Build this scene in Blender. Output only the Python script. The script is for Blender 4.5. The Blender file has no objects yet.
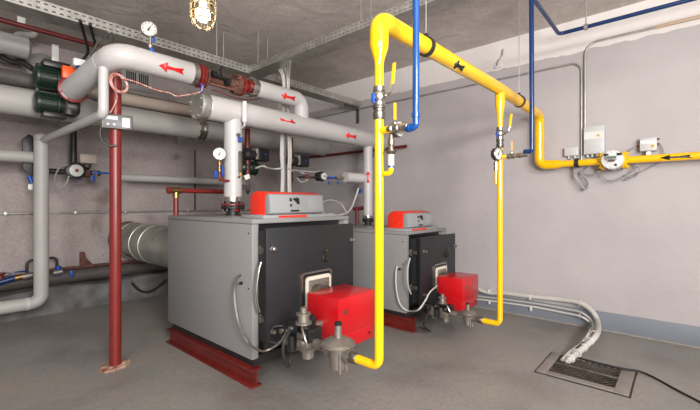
import bpy, bmesh, math, random
from mathutils import Vector, Matrix
random.seed(7)
V = Vector
PI = math.pi
SC = bpy.context.scene
COL = SC.collection
H = 1.3                       # camera height (m)
FPX = 380.0                   # focal length in pixels of the 700 px wide frame
HORY = 203.0                  # horizon row
FW = V((0.7537, 0.6573, 0)).normalized()
RT = V((FW.y, -FW.x, 0))
CAM = V((0, 0, H))
XR = 4.63                     # right wall plane
YB = 5.90                     # back wall plane
ZC = 3.25                     # ceiling

def at(px, py, X=None, Y=None, Z=None):
    """real point seen at a pixel, on the given world plane"""
    d = FW + RT * ((px - 350) / FPX) + V((0, 0, 1)) * ((HORY - py) / FPX)
    if X is not None: t = X / d.x
    elif Y is not None: t = Y / d.y
    else: t = (Z - H) / d.z
    return CAM + d * t

# ------------------------------------------------------------------ materials
def lin(c): return tuple(((v / 255) / 12.92 if v <= 10 else (((v / 255) + 0.055) / 1.055) ** 2.4) for v in c) + (1,)
def mat(name, rgb, rough=0.5, metal=0.0, var=0.08, scale=6.0, bump=0.0, bscale=40.0, emit=None, estr=0, rgb2=None, alpha=None, coat=0, lo=.35, hi=.65):
    m = bpy.data.materials.new(name); m.use_nodes = True
    nt = m.node_tree; N = nt.nodes; L = nt.links
    b = N['Principled BSDF']
    tc = N.new('ShaderNodeTexCoord')
    nz = N.new('ShaderNodeTexNoise'); nz.inputs['Scale'].default_value = scale; nz.inputs['Detail'].default_value = 6
    L.new(tc.outputs['Object'], nz.inputs['Vector'])
    cr = N.new('ShaderNodeValToRGB')
    c = lin(rgb)
    c2 = lin(rgb2) if rgb2 else tuple(min(1, v * (1 - var)) for v in c[:3]) + (1,)
    c1 = c if rgb2 else tuple(min(1, v * (1 + var)) for v in c[:3]) + (1,)
    cr.color_ramp.elements[0].position = lo; cr.color_ramp.elements[1].position = hi
    cr.color_ramp.elements[0].color = c2; cr.color_ramp.elements[1].color = c1
    L.new(nz.outputs['Fac'], cr.inputs['Fac']); L.new(cr.outputs['Color'], b.inputs['Base Color'])
    b.inputs['Roughness'].default_value = rough; b.inputs['Metallic'].default_value = metal
    if coat: b.inputs['Coat Weight'].default_value = coat
    if bump:
        n2 = N.new('ShaderNodeTexNoise'); n2.inputs['Scale'].default_value = bscale; n2.inputs['Detail'].default_value = 5
        L.new(tc.outputs['Object'], n2.inputs['Vector'])
        bp = N.new('ShaderNodeBump'); bp.inputs['Strength'].default_value = bump; bp.inputs['Distance'].default_value = 0.02
        L.new(n2.outputs['Fac'], bp.inputs['Height']); L.new(bp.outputs['Normal'], b.inputs['Normal'])
    if emit:
        b.inputs['Emission Color'].default_value = lin(emit); b.inputs['Emission Strength'].default_value = estr
    return m

M = {}
M['ins'] = mat('pipe_insulation_white', (184, 181, 179), .4, var=.03, scale=4)
M['insgrey'] = mat('pipe_insulation_grey', (170, 167, 163), .5, var=.06, scale=3)
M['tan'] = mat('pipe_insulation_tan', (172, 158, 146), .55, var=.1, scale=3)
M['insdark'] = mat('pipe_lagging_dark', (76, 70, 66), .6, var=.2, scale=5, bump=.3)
M['yellow'] = mat('yellow_gloss_paint', (236, 184, 4), .22, var=.03, coat=.4)
M['ylever'] = mat('yellow_lever_plastic', (246, 182, 22), .35, var=.03)
M['blue'] = mat('blue_gloss_paint', (12, 66, 128), .2, var=.04, coat=.3)
M['navy'] = mat('navy_gloss_paint', (10, 44, 92), .25, var=.05, coat=.2)
M['bplastic'] = mat('blue_plastic', (24, 72, 160), .35)
M['redox'] = mat('red_oxide_paint', (100, 29, 25), .42, var=.15, scale=8)
M['redpipe'] = mat('red_pipe_paint', (116, 34, 31), .35, var=.08, scale=5)
M['redburn'] = mat('red_burner_enamel', (186, 16, 24), .3, var=.03, coat=.3)
M['redhood'] = mat('orange_red_plastic', (228, 50, 28), .35, var=.03)
M['rust'] = mat('rusty_brown_iron', (92, 58, 48), .7, var=.35, scale=18, bump=.3)
M['steel'] = mat('bright_steel', (190, 186, 178), .28, metal=1, var=.12, scale=12)
M['dsteel'] = mat('dull_steel', (120, 116, 108), .4, metal=.9, var=.2, scale=14)
M['galv'] = mat('galvanised_steel', (176, 174, 168), .42, metal=.7, var=.15, scale=10)
M['duct'] = mat('galvanised_duct', (158, 156, 148), .42, metal=.45, var=.25, scale=4)
M['alu'] = mat('cast_aluminium', (150, 143, 134), .4, metal=.75, var=.08, scale=20)
M['brass'] = mat('brass', (150, 118, 76), .35, metal=.9, var=.15, scale=15)
M['boiler'] = mat('boiler_grey_enamel', (130, 129, 128), .42, var=.02, scale=2)
M['boilerlt'] = mat('boiler_trim_light_grey', (140, 142, 143), .4, var=.02, scale=2)
M['door'] = mat('boiler_door_charcoal', (30, 31, 34), .45, var=.06, scale=6)
M['black'] = mat('black_plastic', (22, 22, 24), .4, var=.1)
M['rubber'] = mat('black_rubber', (26, 25, 25), .6, var=.1)
M['blkpaint'] = mat('black_paint', (34, 32, 32), .45, var=.2)
M['white'] = mat('white_plastic', (208, 208, 206), .35, var=.02)
M['cream'] = mat('cream_gasket', (214, 206, 190), .5, var=.05)
M['cable'] = mat('white_cable_sheath', (190, 187, 181), .45, var=.05)
M['copper'] = mat('red_and_copper_wire', (186, 92, 78), .45, rgb2=(206, 180, 168), scale=45)
M['green'] = mat('dark_green_enamel', (22, 40, 31), .35, var=.12, scale=8)
M['orange'] = mat('orange_plastic', (238, 84, 22), .4)
M['dial'] = mat('white_dial_face', (190, 190, 187), .4, var=.01)
M['boxgrey'] = mat('light_grey_box_plastic', (186, 187, 187), .4, var=.02)
M['redpaint'] = mat('red_arrow_paint', (220, 22, 28), .4, var=.02)
M['blkmark'] = mat('black_marking', (18, 18, 16), .5)
M['cablegrey'] = mat('grey_cable_sheath', (142, 141, 140), .45, var=.05)
M['lcd'] = mat('grey_green_display', (92, 108, 96), .2)
M['wood'] = mat('beige_cable_channel', (206, 178, 146), .5, var=.05)
M['concrete'] = mat('rough_concrete', (150, 142, 134), .8, var=.15, scale=12, bump=.5)

def wall_mat():
    m = bpy.data.materials.new('lilac_grey_plaster'); m.use_nodes = True
    nt = m.node_tree; N = nt.nodes; L = nt.links; b = N['Principled BSDF']
    geo = N.new('ShaderNodeNewGeometry'); sp = N.new('ShaderNodeSeparateXYZ'); L.new(geo.outputs['Position'], sp.inputs[0])
    nz = N.new('ShaderNodeTexNoise'); nz.inputs['Scale'].default_value = 7; nz.inputs['Detail'].default_value = 8; L.new(geo.outputs['Position'], nz.inputs['Vector'])
    # white strip above a ragged paint line
    ma = N.new('ShaderNodeMath'); ma.operation = 'MULTIPLY_ADD'; L.new(nz.outputs['Fac'], ma.inputs[0]); ma.inputs[1].default_value = .07; L.new(sp.outputs['Z'], ma.inputs[2])
    gt = N.new('ShaderNodeMath'); gt.operation = 'GREATER_THAN'; L.new(ma.outputs[0], gt.inputs[0]); gt.inputs[1].default_value = 2.94
    n2 = N.new('ShaderNodeTexNoise'); n2.inputs['Scale'].default_value = 1.3; n2.inputs['Detail'].default_value = 4; L.new(geo.outputs['Position'], n2.inputs['Vector'])
    cr = N.new('ShaderNodeValToRGB'); cr.color_ramp.elements[0].position = .3; cr.color_ramp.elements[1].position = .7
    cr.color_ramp.elements[0].color = lin((168, 162, 162)); cr.color_ramp.elements[1].color = lin((178, 172, 172)); L.new(n2.outputs['Fac'], cr.inputs['Fac'])
    mx = N.new('ShaderNodeMix'); mx.data_type = 'RGBA'; L.new(gt.outputs[0], mx.inputs['Factor']); L.new(cr.outputs[0], mx.inputs['A']); mx.inputs['B'].default_value = lin((214, 208, 204))
    L.new(mx.outputs['Result'], b.inputs['Base Color']); b.inputs['Roughness'].default_value = .75
    n3 = N.new('ShaderNodeTexNoise'); n3.inputs['Scale'].default_value = 9; n3.inputs['Detail'].default_value = 9; L.new(geo.outputs['Position'], n3.inputs['Vector'])
    bp = N.new('ShaderNodeBump'); bp.inputs['Strength'].default_value = .25; bp.inputs['Distance'].default_value = .03
    L.new(n3.outputs['Fac'], bp.inputs['Height']); L.new(bp.outputs['Normal'], b.inputs['Normal'])
    return m
M['wall'] = wall_mat()

def mottled(name, stops, scale, detail, rough, bump, bscale, dist=.0, rvar=0):
    m = bpy.data.materials.new(name); m.use_nodes = True
    nt = m.node_tree; N = nt.nodes; L = nt.links; b = N['Principled BSDF']
    geo = N.new('ShaderNodeNewGeometry')
    nz = N.new('ShaderNodeTexNoise'); nz.inputs['Scale'].default_value = scale; nz.inputs['Detail'].default_value = detail; nz.inputs['Distortion'].default_value = dist
    L.new(geo.outputs['Position'], nz.inputs['Vector'])
    cr = N.new('ShaderNodeValToRGB'); e = cr.color_ramp.elements
    for i, (p, c) in enumerate(stops):
        x = e[i] if i < 2 else e.new(p)
        x.position = p; x.color = lin(c)
    L.new(nz.outputs['Fac'], cr.inputs['Fac'])
    fn = N.new('ShaderNodeTexNoise'); fn.inputs['Scale'].default_value = 38; fn.inputs['Detail'].default_value = 10; L.new(geo.outputs['Position'], fn.inputs['Vector'])
    mr = N.new('ShaderNodeMapRange'); mr.inputs['From Min'].default_value = .3; mr.inputs['From Max'].default_value = .7; mr.inputs['To Min'].default_value = .86; mr.inputs['To Max'].default_value = 1.1; L.new(fn.outputs['Fac'], mr.inputs['Value'])
    vm = N.new('ShaderNodeVectorMath'); vm.operation = 'SCALE'; L.new(cr.outputs[0], vm.inputs[0]); L.new(mr.outputs[0], vm.inputs['Scale']); L.new(vm.outputs[0], b.inputs['Base Color'])
    b.inputs['Roughness'].default_value = rough
    n3 = N.new('ShaderNodeTexNoise'); n3.inputs['Scale'].default_value = bscale; n3.inputs['Detail'].default_value = 8; n3.inputs['Distortion'].default_value = dist
    L.new(geo.outputs['Position'], n3.inputs['Vector'])
    bp = N.new('ShaderNodeBump'); bp.inputs['Strength'].default_value = bump; bp.inputs['Distance'].default_value = .03
    L.new(n3.outputs['Fac'], bp.inputs['Height']); L.new(bp.outputs['Normal'], b.inputs['Normal'])
    return m
M['floor'] = mottled('grey_painted_screed', [(.3, (118, 113, 108)), (.5, (134, 131, 127)), (.72, (144, 136, 127))], 1.6, 9, .42, .18, 14)
M['ceil'] = mottled('grey_brown_ceiling_plaster', [(.3, (190, 181, 175)), (.7, (210, 201, 195))], 1.2, 5, .85, .38, 3.2, 1.2)
M['bwall'] = mottled('old_lilac_plaster', [(.28, (118, 104, 98)), (.42, (160, 149, 146)), (.7, (172, 162, 160))], 2.2, 10, .8, .5, 7, .3)
M['plinth'] = mat('blue_grey_paint', (116, 122, 130), .55, var=.06, scale=3)
M['ledge'] = mat('grey_ledge_paint', (112, 112, 114), .7, var=.2, scale=6, bump=.6, bscale=12, rgb2=(84, 80, 80))

# ------------------------------------------------------------------ mesh building
def frame(z):
    z = V(z).normalized()
    a = V((0, 0, 1)) if abs(z.z) < .9 else V((1, 0, 0))
    x = a.cross(z).normalized(); y = z.cross(x)
    return x, y, z
def fillet(pts, r, n=8):
    pts = [V(p) for p in pts]; out = [pts[0]]
    for i in range(1, len(pts) - 1):
        p0, p, p1 = pts[i-1], pts[i], pts[i+1]
        a = (p0 - p); b = (p1 - p); ang = a.angle(b)
        if ang > PI - .02: out.append(p); continue
        rr = r[i-1] if isinstance(r, (list, tuple)) else r
        t = min(rr / math.tan(ang / 2), a.length * .49, b.length * .49)
        rr = t * math.tan(ang / 2)
        A = p + a.normalized() * t; B = p + b.normalized() * t
        c = p + (a.normalized() + b.normalized()).normalized() * (rr / math.sin(ang / 2))
        va = A - c; vb = B - c; th = va.angle(vb); ax = va.cross(vb).normalized()
        for k in range(n + 1): out.append(c + Matrix.Rotation(th * k / n, 3, ax) @ va)
    out.append(pts[-1]); return out
def smooth(pts, sub=6):
    pts = [V(p) for p in pts]; P = [pts[0]] + pts + [pts[-1]]; out = []
    for i in range(1, len(P) - 2):
        for k in range(sub):
            t = k / sub; a, b, c, d = P[i-1], P[i], P[i+1], P[i+2]
            out.append(.5 * ((2*b) + (c-a)*t + (2*a-5*b+4*c-d)*t*t + (-a+3*b-3*c+d)*t**3))
    out.append(pts[-1]); return out

class MB:
    def __init__(s): s.bm = bmesh.new()
    def sweep(s, pts, r, seg=20, caps=True):
        pts = [V(p) for p in pts]; n = len(pts)
        rs = r if isinstance(r, (list, tuple)) else [r] * n
        tg = []
        for i in range(n):
            a = pts[max(i-1, 0)]; b = pts[min(i+1, n-1)]; tg.append((b - a).normalized())
        x, y, _ = frame(tg[0]); rings = []
        for i in range(n):
            if i:
                q = tg[i-1].rotation_difference(tg[i]); x = q @ x
            y = tg[i].cross(x)
            rings.append([s.bm.verts.new(pts[i] + (x * math.cos(2*PI*k/seg) + y * math.sin(2*PI*k/seg)) * rs[i]) for k in range(seg)])
        for i in range(n-1):
            for k in range(seg):
                s.bm.faces.new((rings[i][k], rings[i][(k+1) % seg], rings[i+1][(k+1) % seg], rings[i+1][k]))
        if caps:
            s.bm.faces.new(rings[0][::-1]); s.bm.faces.new(rings[-1])
        return s
    def tube(s, pts, r, bend=None, seg=20):
        return s.sweep(fillet(pts, bend, 8) if bend and len(pts) > 2 else pts, r, seg)
    def wire(s, pts, r, seg=8, sub=6): return s.sweep(smooth(pts, sub), r, seg)
    def cyl(s, a, b, r, r2=None, seg=20): return s.sweep([a, b], [r, r if r2 is None else r2], seg)
    def lathe(s, o, axis, prof, seg=24):
        """prof: (distance along the axis, radius)"""
        x, y, z = frame(axis); o = V(o); rings = []
        for (h, r) in prof:
            rings.append([s.bm.verts.new(o + z*h + (x*math.cos(2*PI*k/seg) + y*math.sin(2*PI*k/seg)) * max(r, 1e-4)) for k in range(seg)])
        for i in range(len(rings)-1):
            for k in range(seg): s.bm.faces.new((rings[i][k], rings[i][(k+1) % seg], rings[i+1][(k+1) % seg], rings[i+1][k]))
        s.bm.faces.new(rings[0][::-1]); s.bm.faces.new(rings[-1]); return s
    def torus(s, c, axis, R, r, seg=28, ss=8, a0=0, a1=2*PI, ref=None):
        x, y, z = frame(axis); c = V(c)
        pts = [c + (x*math.cos(a0+(a1-a0)*k/seg) + y*math.sin(a0+(a1-a0)*k/seg)) * R for k in range(seg+1)]
        return s.sweep(pts, r, ss)
    def box(s, lo, hi, bev=0, rot=None):
        lo, hi = V(lo), V(hi); c = (lo+hi)/2; d = hi-lo
        g = bmesh.ops.create_cube(s.bm, size=1)['verts']
        for v in g: v.co = V((v.co.x*d.x, v.co.y*d.y, v.co.z*d.z))
        if bev: 
            es = list({e for v in g for e in v.link_edges})
            res = bmesh.ops.bevel(s.bm, geom=es, offset=bev, segments=2, affect='EDGES', profile=.5)
            g = list({v for f in res['faces'] for v in f.verts} | {v for v in g if v.is_valid})
        for v in g:
            p = v.co
            if rot is not None: p = rot @ p
            v.co = c + p
        return s
    def obox(s, c, x, y, z, bev=0):
        """oriented box: full-size vectors x, y, z"""
        x, y, z = V(x), V(y), V(z)
        R = Matrix((x.normalized(), y.normalized(), z.normalized())).transposed()
        h = V((x.length, y.length, z.length)) / 2
        return s.box(V(c)-h, V(c)+h, bev, R)
    def prism(s, poly, ext, bev=0):
        """planar polygon of 3-D points swept by ext"""
        ext = V(ext); a = [s.bm.verts.new(V(p)) for p in poly]; b = [s.bm.verts.new(V(p)+ext) for p in poly]; n = len(a)
        fs = [s.bm.faces.new(a[::-1]), s.bm.faces.new(b)]
        for i in range(n): fs.append(s.bm.faces.new((a[i], a[(i+1) % n], b[(i+1) % n], b[i])))
        bmesh.ops.recalc_face_normals(s.bm, faces=fs)
        if bev:
            es = list({e for f in fs for e in f.edges})
            bmesh.ops.bevel(s.bm, geom=es, offset=bev, segments=2, affect='EDGES', profile=.5)
        return s
    def perf(s, o, u, v, pitch, slot, rows):
        """punched plate: o corner, u length vector, v height vector; slot = (w, h) fractions of a cell"""
        o, u, v = V(o), V(u), V(v); n = max(1, int(u.length / pitch)); du = u / n; dv = v / rows
        for i in range(n):
            for j in range(rows):
                off = 0
                q = o + du*i + dv*j
                a, b = (1-slot[0])/2, (1-slot[1])/2
                O = [q, q+du, q+du+dv, q+dv]
                I = [q+du*a+dv*b, q+du*(1-a)+dv*b, q+du*(1-a)+dv*(1-b), q+du*a+dv*(1-b)]
                vo = [s.bm.verts.new(p) for p in O]; vi = [s.bm.verts.new(p) for p in I]
                for k in range(4): s.bm.faces.new((vo[k], vo[(k+1) % 4], vi[(k+1) % 4], vi[k]))
        return s
    def rring(s, cx, cz, w, h, rad, t, y0, y1):
        def rr(w, h, rad):
            out = []
            for (sx, sz, a0) in ((1, 1, 0), (-1, 1, 90), (-1, -1, 180), (1, -1, 270)):
                for k in range(6):
                    a = math.radians(a0 + 18*k); out.append((cx + sx*(w/2-rad) + rad*math.cos(a), cz + sz*(h/2-rad) + rad*math.sin(a)))
            return out
        O, I = rr(w, h, rad), rr(w-2*t, h-2*t, max(rad-t, .004)); n = len(O)
        R_ = [[s.bm.verts.new((p[0], y, p[1])) for p in L] for L, y in ((O, y0), (O, y1), (I, y1), (I, y0))]
        for a in range(4):
            A, B_ = R_[a], R_[(a+1) % 4]
            for k in range(n): s.bm.faces.new((A[k], A[(k+1) % n], B_[(k+1) % n], B_[k]))
        return s
    def quad(s, *p): s.bm.faces.new([s.bm.verts.new(V(q)) for q in p]); return s
    def build(s, name, m, parent=None, origin=None, flat=False, solid=0):
        bmesh.ops.remove_doubles(s.bm, verts=s.bm.verts, dist=1e-5)
        bmesh.ops.recalc_face_normals(s.bm, faces=s.bm.faces)
        me = bpy.data.meshes.new(name)
        if origin is None:
            if parent is not None: origin = V((0, 0, 0))
            else:
                cs = [v.co for v in s.bm.verts]
                origin = V(((min(c.x for c in cs)+max(c.x for c in cs))/2, (min(c.y for c in cs)+max(c.y for c in cs))/2, min(c.z for c in cs)))
        base = V((0, 0, 0)) if parent is None else parent_world(parent)
        off = origin if parent is None else base
        for v in s.bm.verts: v.co -= off
        s.bm.to_mesh(me); s.bm.free()
        me.materials.append(M[m] if isinstance(m, str) else m)
        if not flat:
            for p in me.polygons: p.use_smooth = True
            me.set_sharp_from_angle(angle=math.radians(38))
        o = bpy.data.objects.new(name, me); COL.objects.link(o)
        if parent is None: o.location = off
        else: o.parent = parent
        if solid:
            md = o.modifiers.new('thickness', 'SOLIDIFY'); md.thickness = solid; md.offset = 0
        return o
def parent_world(o):
    p = V((0, 0, 0))
    while o is not None: p += V(o.location); o = o.parent
    return p
def tag(o, label, cat, group=None, kind=None):
    if label: o['label'] = label
    if cat: o['category'] = cat
    if group: o['group'] = group
    if kind: o['kind'] = kind
    return o
def thing(name, loc, label, cat, group=None):
    o = bpy.data.objects.new(name, None); COL.objects.link(o); o.location = V(loc); o.empty_display_size = .1
    return tag(o, label, cat, group)
def struct(o): o['kind'] = 'structure'; return o

# arrow painted on a round pipe
def arrow(parent, p, axis, r, L, W, m='redpaint', name='flow_arrow', label=None):
    """p on the pipe axis; arrow points along +axis, on the side facing the room"""
    z = V(axis).normalized(); p = V(p); c = CAM - p; n = (c - z * c.dot(z)).normalized(); t = z.cross(n)
    cols = [(.5, .0, 0), (.14, .5, 0), (.14, .17, 0), (-.22, .14, 0), (-.20, .17, -.0), (-.5, .30, -.10)]
    b = MB(); K = 6; rings = []
    for (s_, w, notch) in cols:
        ring = []
        for k in range(-K, K+1):
            f = k / K; arc = f * w * W
            a = arc / r
            ring.append(b.bm.verts.new(p + z * (s_ * L + notch * L * abs(f)) + (n * math.cos(a) + t * math.sin(a)) * (r + .0025)))
        rings.append(ring)
    for i in range(len(rings)-1):
        for k in range(2*K):
            try: b.bm.faces.new((rings[i][k], rings[i][k+1], rings[i+1][k+1], rings[i+1][k]))
            except ValueError: pass
    return b.build(name, m, parent, solid=.002)

def gauge(name, c, r, label, group=None, face=None, cat='gauge', case='steel'):
    c = V(c); f = (face if face is not None else V((CAM.x-c.x, CAM.y-c.y, 0))); f = V(f).normalized()
    g = thing(name, c - V((0, 0, r)), label, cat, group)
    MB().lathe(c - f*.02, f, [(0, r*.86), (0, r*.95), (.015, r), (.038, r), (.042, r*.92), (.034, r*.88)], 28).build('gauge_case', case, g)
    dl = MB().lathe(c + f*.0125, f, [(0, r*.87), (.002, r*.87)], 28).build('dial', 'dial', g)
    up = V((0, 0, 1)); sd = up.cross(f).normalized()
    nb = MB(); a = .5; dr = (up*math.cos(a) + sd*math.sin(a))
    q = c + f*.017
    nb.prism([q - dr*r*.3 + sd*r*.13, q + dr*r*.66, q - dr*r*.3 - sd*r*.13], f*.001)
    for k in range(9):
        an = -2.2 + 4.4*k/8; e = up*math.cos(an) + sd*math.sin(an)
        nb.obox(q + e*r*.72, e*r*.16, e.cross(f)*r*.07, f*.001)
    nb.build('needle', 'blkmark', dl)
    return g
def flange_prof(r, t): return [(0, r*.93), (.004, r), (t-.004, r), (t, r*.93)]
def bolts(b, c, axis, R, n, br, L):
    x, y, z = frame(axis); c = V(c)
    for k in range(n):
        p = c + (x*math.cos(2*PI*(k+.5)/n) + y*math.sin(2*PI*(k+.5)/n))*R
        b.cyl(p - z*L/2, p + z*L/2, br, seg=6)
X_, Y_, Z_ = V((1, 0, 0)), V((0, 1, 0)), V((0, 0, 1))

# ================================================================== THE ROOM
g = [at(536, 371, Z=0), at(552, 354.5, Z=0), at(638.8, 371, Z=0), at(625.4, 397.4, Z=0)]
GX0 = (g[0].x + g[3].x)/2; GX1 = (g[1].x + g[2].x)/2; GY1 = (g[0].y + g[1].y)/2; GY0 = (g[2].y + g[3].y)/2
fx0, fx1, fy0, fy1 = -4.0, XR, -4.0, YB + .1
b = MB(); xs = [fx0, GX0+.03, GX1-.03, fx1]; ys = [fy0, GY0+.03, GY1-.03, fy1]
for i in range(3):
    for j in range(3):
        if i == 1 and j == 1: continue
        b.quad((xs[i], ys[j], 0), (xs[i+1], ys[j], 0), (xs[i+1], ys[j+1], 0), (xs[i], ys[j+1], 0))
px0, px1, py0, py1 = xs[1], xs[2], ys[1], ys[2]
for (a, c) in (((px0, py0), (px1, py0)), ((px1, py0), (px1, py1)), ((px1, py1), (px0, py1)), ((px0, py1), (px0, py0))):
    b.quad((a[0], a[1], 0), (c[0], c[1], 0), (c[0], c[1], -.35), (a[0], a[1], -.35))
b.quad((px0, py0, -.35), (px1, py0, -.35), (px1, py1, -.35), (px0, py1, -.35))
struct(b.build('floor', 'floor', flat=True, origin=V((0, 0, 0))))
struct(MB().box((fx0, fy0, ZC), (XR+.1, YB+.1, ZC+.1)).build('ceiling', 'ceil', flat=True))
struct(MB().box((XR, fy0, 0), (XR+.1, YB+.1, ZC)).build('wall_right', 'wall', flat=True))
struct(MB().box((fx0, YB, 0), (XR, YB+.1, ZC)).build('wall_back', 'bwall', flat=True))
struct(MB().box((XR-.012, fy0, 0), (XR, YB-.34, .19), .003).build('baseboard_right', 'plinth'))
tag_ = struct(MB().box((XR-.024, fy0, 0), (XR, YB-.34, .012), .003).build('trim_2', 'concrete'))
# uneven masonry ledge along the back wall
b = MB(); n = 60; r0 = None
for i in range(n+1):
    x = fx0 + (XR-.014-fx0)*i/n
    yy = YB - .32 + .012*math.sin(i*1.7) + random.uniform(-.008, .008); zz = .285 + .018*math.sin(i*.9+1) + random.uniform(-.008, .008)
    r = [b.bm.verts.new(p) for p in ((x, yy-.005, 0), (x, yy, zz-.02), (x, yy+.02, zz), (x, YB-.001, zz+.015))]
    if r0:
        for k in range(3): b.bm.faces.new((r0[k], r[k], r[k+1], r0[k+1]))
    r0 = r
struct(b.build('trim_1', 'ledge', origin=V((0, YB-.2, 0))))

# ================================================================== BOILERS
def boiler(X0, W, Yf, D, zb, zt, hx, lab, door_x, sw):
    t = thing('boiler', (X0+W/2, Yf+D/2, .13), lab, 'boiler', 'floor standing gas boilers')
    b = MB()                                                        # casing: side panels, top and rear
    b.box((X0, Yf, zb), (X0+.055, Yf+D, zt-.035), .004)
    b.box((X0+W-.055, Yf, zb), (X0+W, Yf+D, zt-.035), .004)
    b.box((X0, Yf-.004, zt-.033), (X0+W, Yf+D, zt), .005)
    b.box((X0+.05, Yf+D-.02, zb), (X0+W-.05, Yf+D-.002, zt-.03))
    b.build('casing', 'boiler', t)
    MB().box((X0+.03, Yf+.02, .13), (X0+W-.03, Yf+D-.03, zb+.01)).build('plinth', 'blkpaint', t)
    MB().box((X0+.05, Yf+.07, zb), (X0+W-.05, Yf+.09, zt-.035)).build('front_panel', 'black', t)
    # swung burner door
    dx0, dx1, dz0, dz1 = door_x
    yd = Yf - .16
    d = MB()
    d.box((dx0, yd, dz0), (dx1, yd+.035, dz1), .006)
    d.box((dx0+.05, yd+.03, dz0+.02), (dx1-.012, yd+.20, dz1-.02), .004)
    door = d.build('door', 'door', t)
    for z in (dz0+.12, dz1-.14):
        for x, sx in ((dx0+.045, 0), (dx1-.03, 1)):
            q = V((x, yd, z))
            MB().lathe(q + Y_*.004, -Y_, [(0, .017), (.01, .017), (.012, .011), (.03, .011), (.032, .014), (.038, .014), (.042, .008)], 16).build('bolt', 'steel', door)
    for z in (dz0+.18, dz1-.16):
        hb = MB(); hb.box((X0+.05, Yf-.10, z-.02), (X0+.075, Yf+.075, z+.02), .004); hb.cyl((X0+.06, Yf-.02, z-.03), (X0+.06, Yf-.02, z+.03), .012, seg=12)
        hb.build('hinge', 'dsteel', t)
    # sight glass above the burner
    sx, sz = sw
    s_ = MB().lathe((sx, yd+.004, sz), -Y_, [(0, .034), (.008, .034), (.012, .026), (.035, .024), (.037, .018)], 20).build('sight_glass', 'blkpaint', door)
    MB().lathe((sx-.005, yd-.005, sz+.045), (-.2, -1, 1), [(0, .008), (.035, .008), (.037, .004)], 10).build('knob', 'brass', door)
    # control hood
    hy = Yf + .05; a, c = hx, hx + (.56 if W > 1 else .52)
    prof = [(hy+.25, zt), (hy+.25, zt+.15), (hy+.225, zt+.19), (hy+.17, zt+.208), (hy+.09, zt+.205), (hy+.02, zt+.188), (hy+.045, zt+.17), (hy+.055, zt+.03), (hy+.055, zt)]
    hood = MB().prism([(a, y, z) for y, z in prof], (c-a, 0, 0), .006).build('control_hood', 'redhood', t)
    fa = [(hy+.018, zt+.187), (hy-.002, zt+.180), (hy-.02, zt+.042), (hy+.0, zt+.03), (hy+.055, zt+.03), (hy+.055, zt+.175)]
    f = MB().prism([(a-.0, y, z) for y, z in fa], (c-a+.0, 0, 0), .005).build('fascia', 'boilerlt', hood)
    MB().prism([(a-.06, y, z) for y, z in ((hy-.015, zt), (hy+.0, zt+.026), (hy+.28, zt+.026), (hy+.28, zt))], (c-a+.20, 0, 0), .003).build('hood_base', 'boilerlt', t)
    MB().box((a+.08, hy-.022, zt+.004), (a+.36, hy-.010, zt+.019)).build('name_strip', 'redhood', hood)
    fn = V((0, -.99, .14)).normalized(); fu = V((0, .14, .99)).normalized()
    def onf(x, z):
        k = (z - (zt+.042)) / .138
        return V((a+x, hy-.022 + .018*k, z))
    for (x, z, w, h, m_) in ((.20, zt+.142, .022, .026, 'green'), (.235, zt+.146, .014, .018, 'black'), (.20, zt+.098, .016, .02, 'black'), (.235, zt+.055, .085, .014, 'black')):
        MB().obox(onf(x, z), X_*w, fn*.008, fu*h, .002).build('switch', m_, hood)
    MB().lathe(onf(.262, zt+.140), fn, [(0, .02), (.012, .018), (.013, .012)], 18).build('thermostat_dial', 'black', hood)
    MB().lathe(onf(.272, zt+.118), fn, [(0, .012), (.01, .011), (.011, .006)], 14).build('thermostat_dial', 'black', hood)
    MB().obox(onf(.455, zt+.11), X_*.17, fn*.003, fu*.105, .001).build('cover_flap', 'boilerlt', hood)
    # panel screws on the side
    for (yy, zz) in ((Yf+.04, zt-.1), (Yf+.04, zb+.5)):
        MB().lathe((X0, yy, zz), -X_, [(0, .007), (.003, .006)], 10).build('screw', 'blkmark', t)
    return t, yd
b1, yd1 = boiler(1.564, 1.03, 2.28, 1.35, .19, 1.184, 1.750, 'large grey steel boiler with charcoal door, nearer and taller of the two', (1.57, 2.475, .30, 1.125), (2.135, .862))
b2, yd2 = boiler(3.27, .87, 2.10, 1.25, .18, 1.007, 3.375, 'smaller grey steel boiler beside the right wall, behind the far yellow drop pipe', (3.30, 4.05, .26, .955), (3.83, .735))

def ibeam(x, y0, y1, h, w, lab):
    b = MB(); t = .014
    b.box((x-w/2, y0, 0), (x+w/2, y1, t), .002); b.box((x-w/2, y0, h-t), (x+w/2, y1, h), .002); b.box((x-.006, y0, t-.002), (x+.006, y1, h-t+.002))
    return tag(b.build('steel_beam', 'redox'), lab, 'steel beam', 'red steel beams under the boilers')
ibeam(1.585, 2.255, 3.62, .13, .085, 'red oxide steel beam under the left edge of the nearer boiler')
ibeam(2.52, 2.34, 3.62, .13, .085, 'red oxide steel beam under the right edge of the nearer boiler')
ibeam(3.315, 2.02, 3.33, .13, .085, 'red oxide steel beam under the left edge of the smaller boiler')
ibeam(4.08, 2.14, 3.33, .13, .085, 'red oxide steel beam under the smaller boiler, next to the right wall')

# flexible conduits looping from the boiler sides
def at_side(px, py, X): return at(px, py, X=X)
def loop(pts, r, m, name, lab, cat='cable', group=None):
    return tag(MB().wire(pts, r, 10, 8).build(name, m), lab, cat, group)

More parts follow.
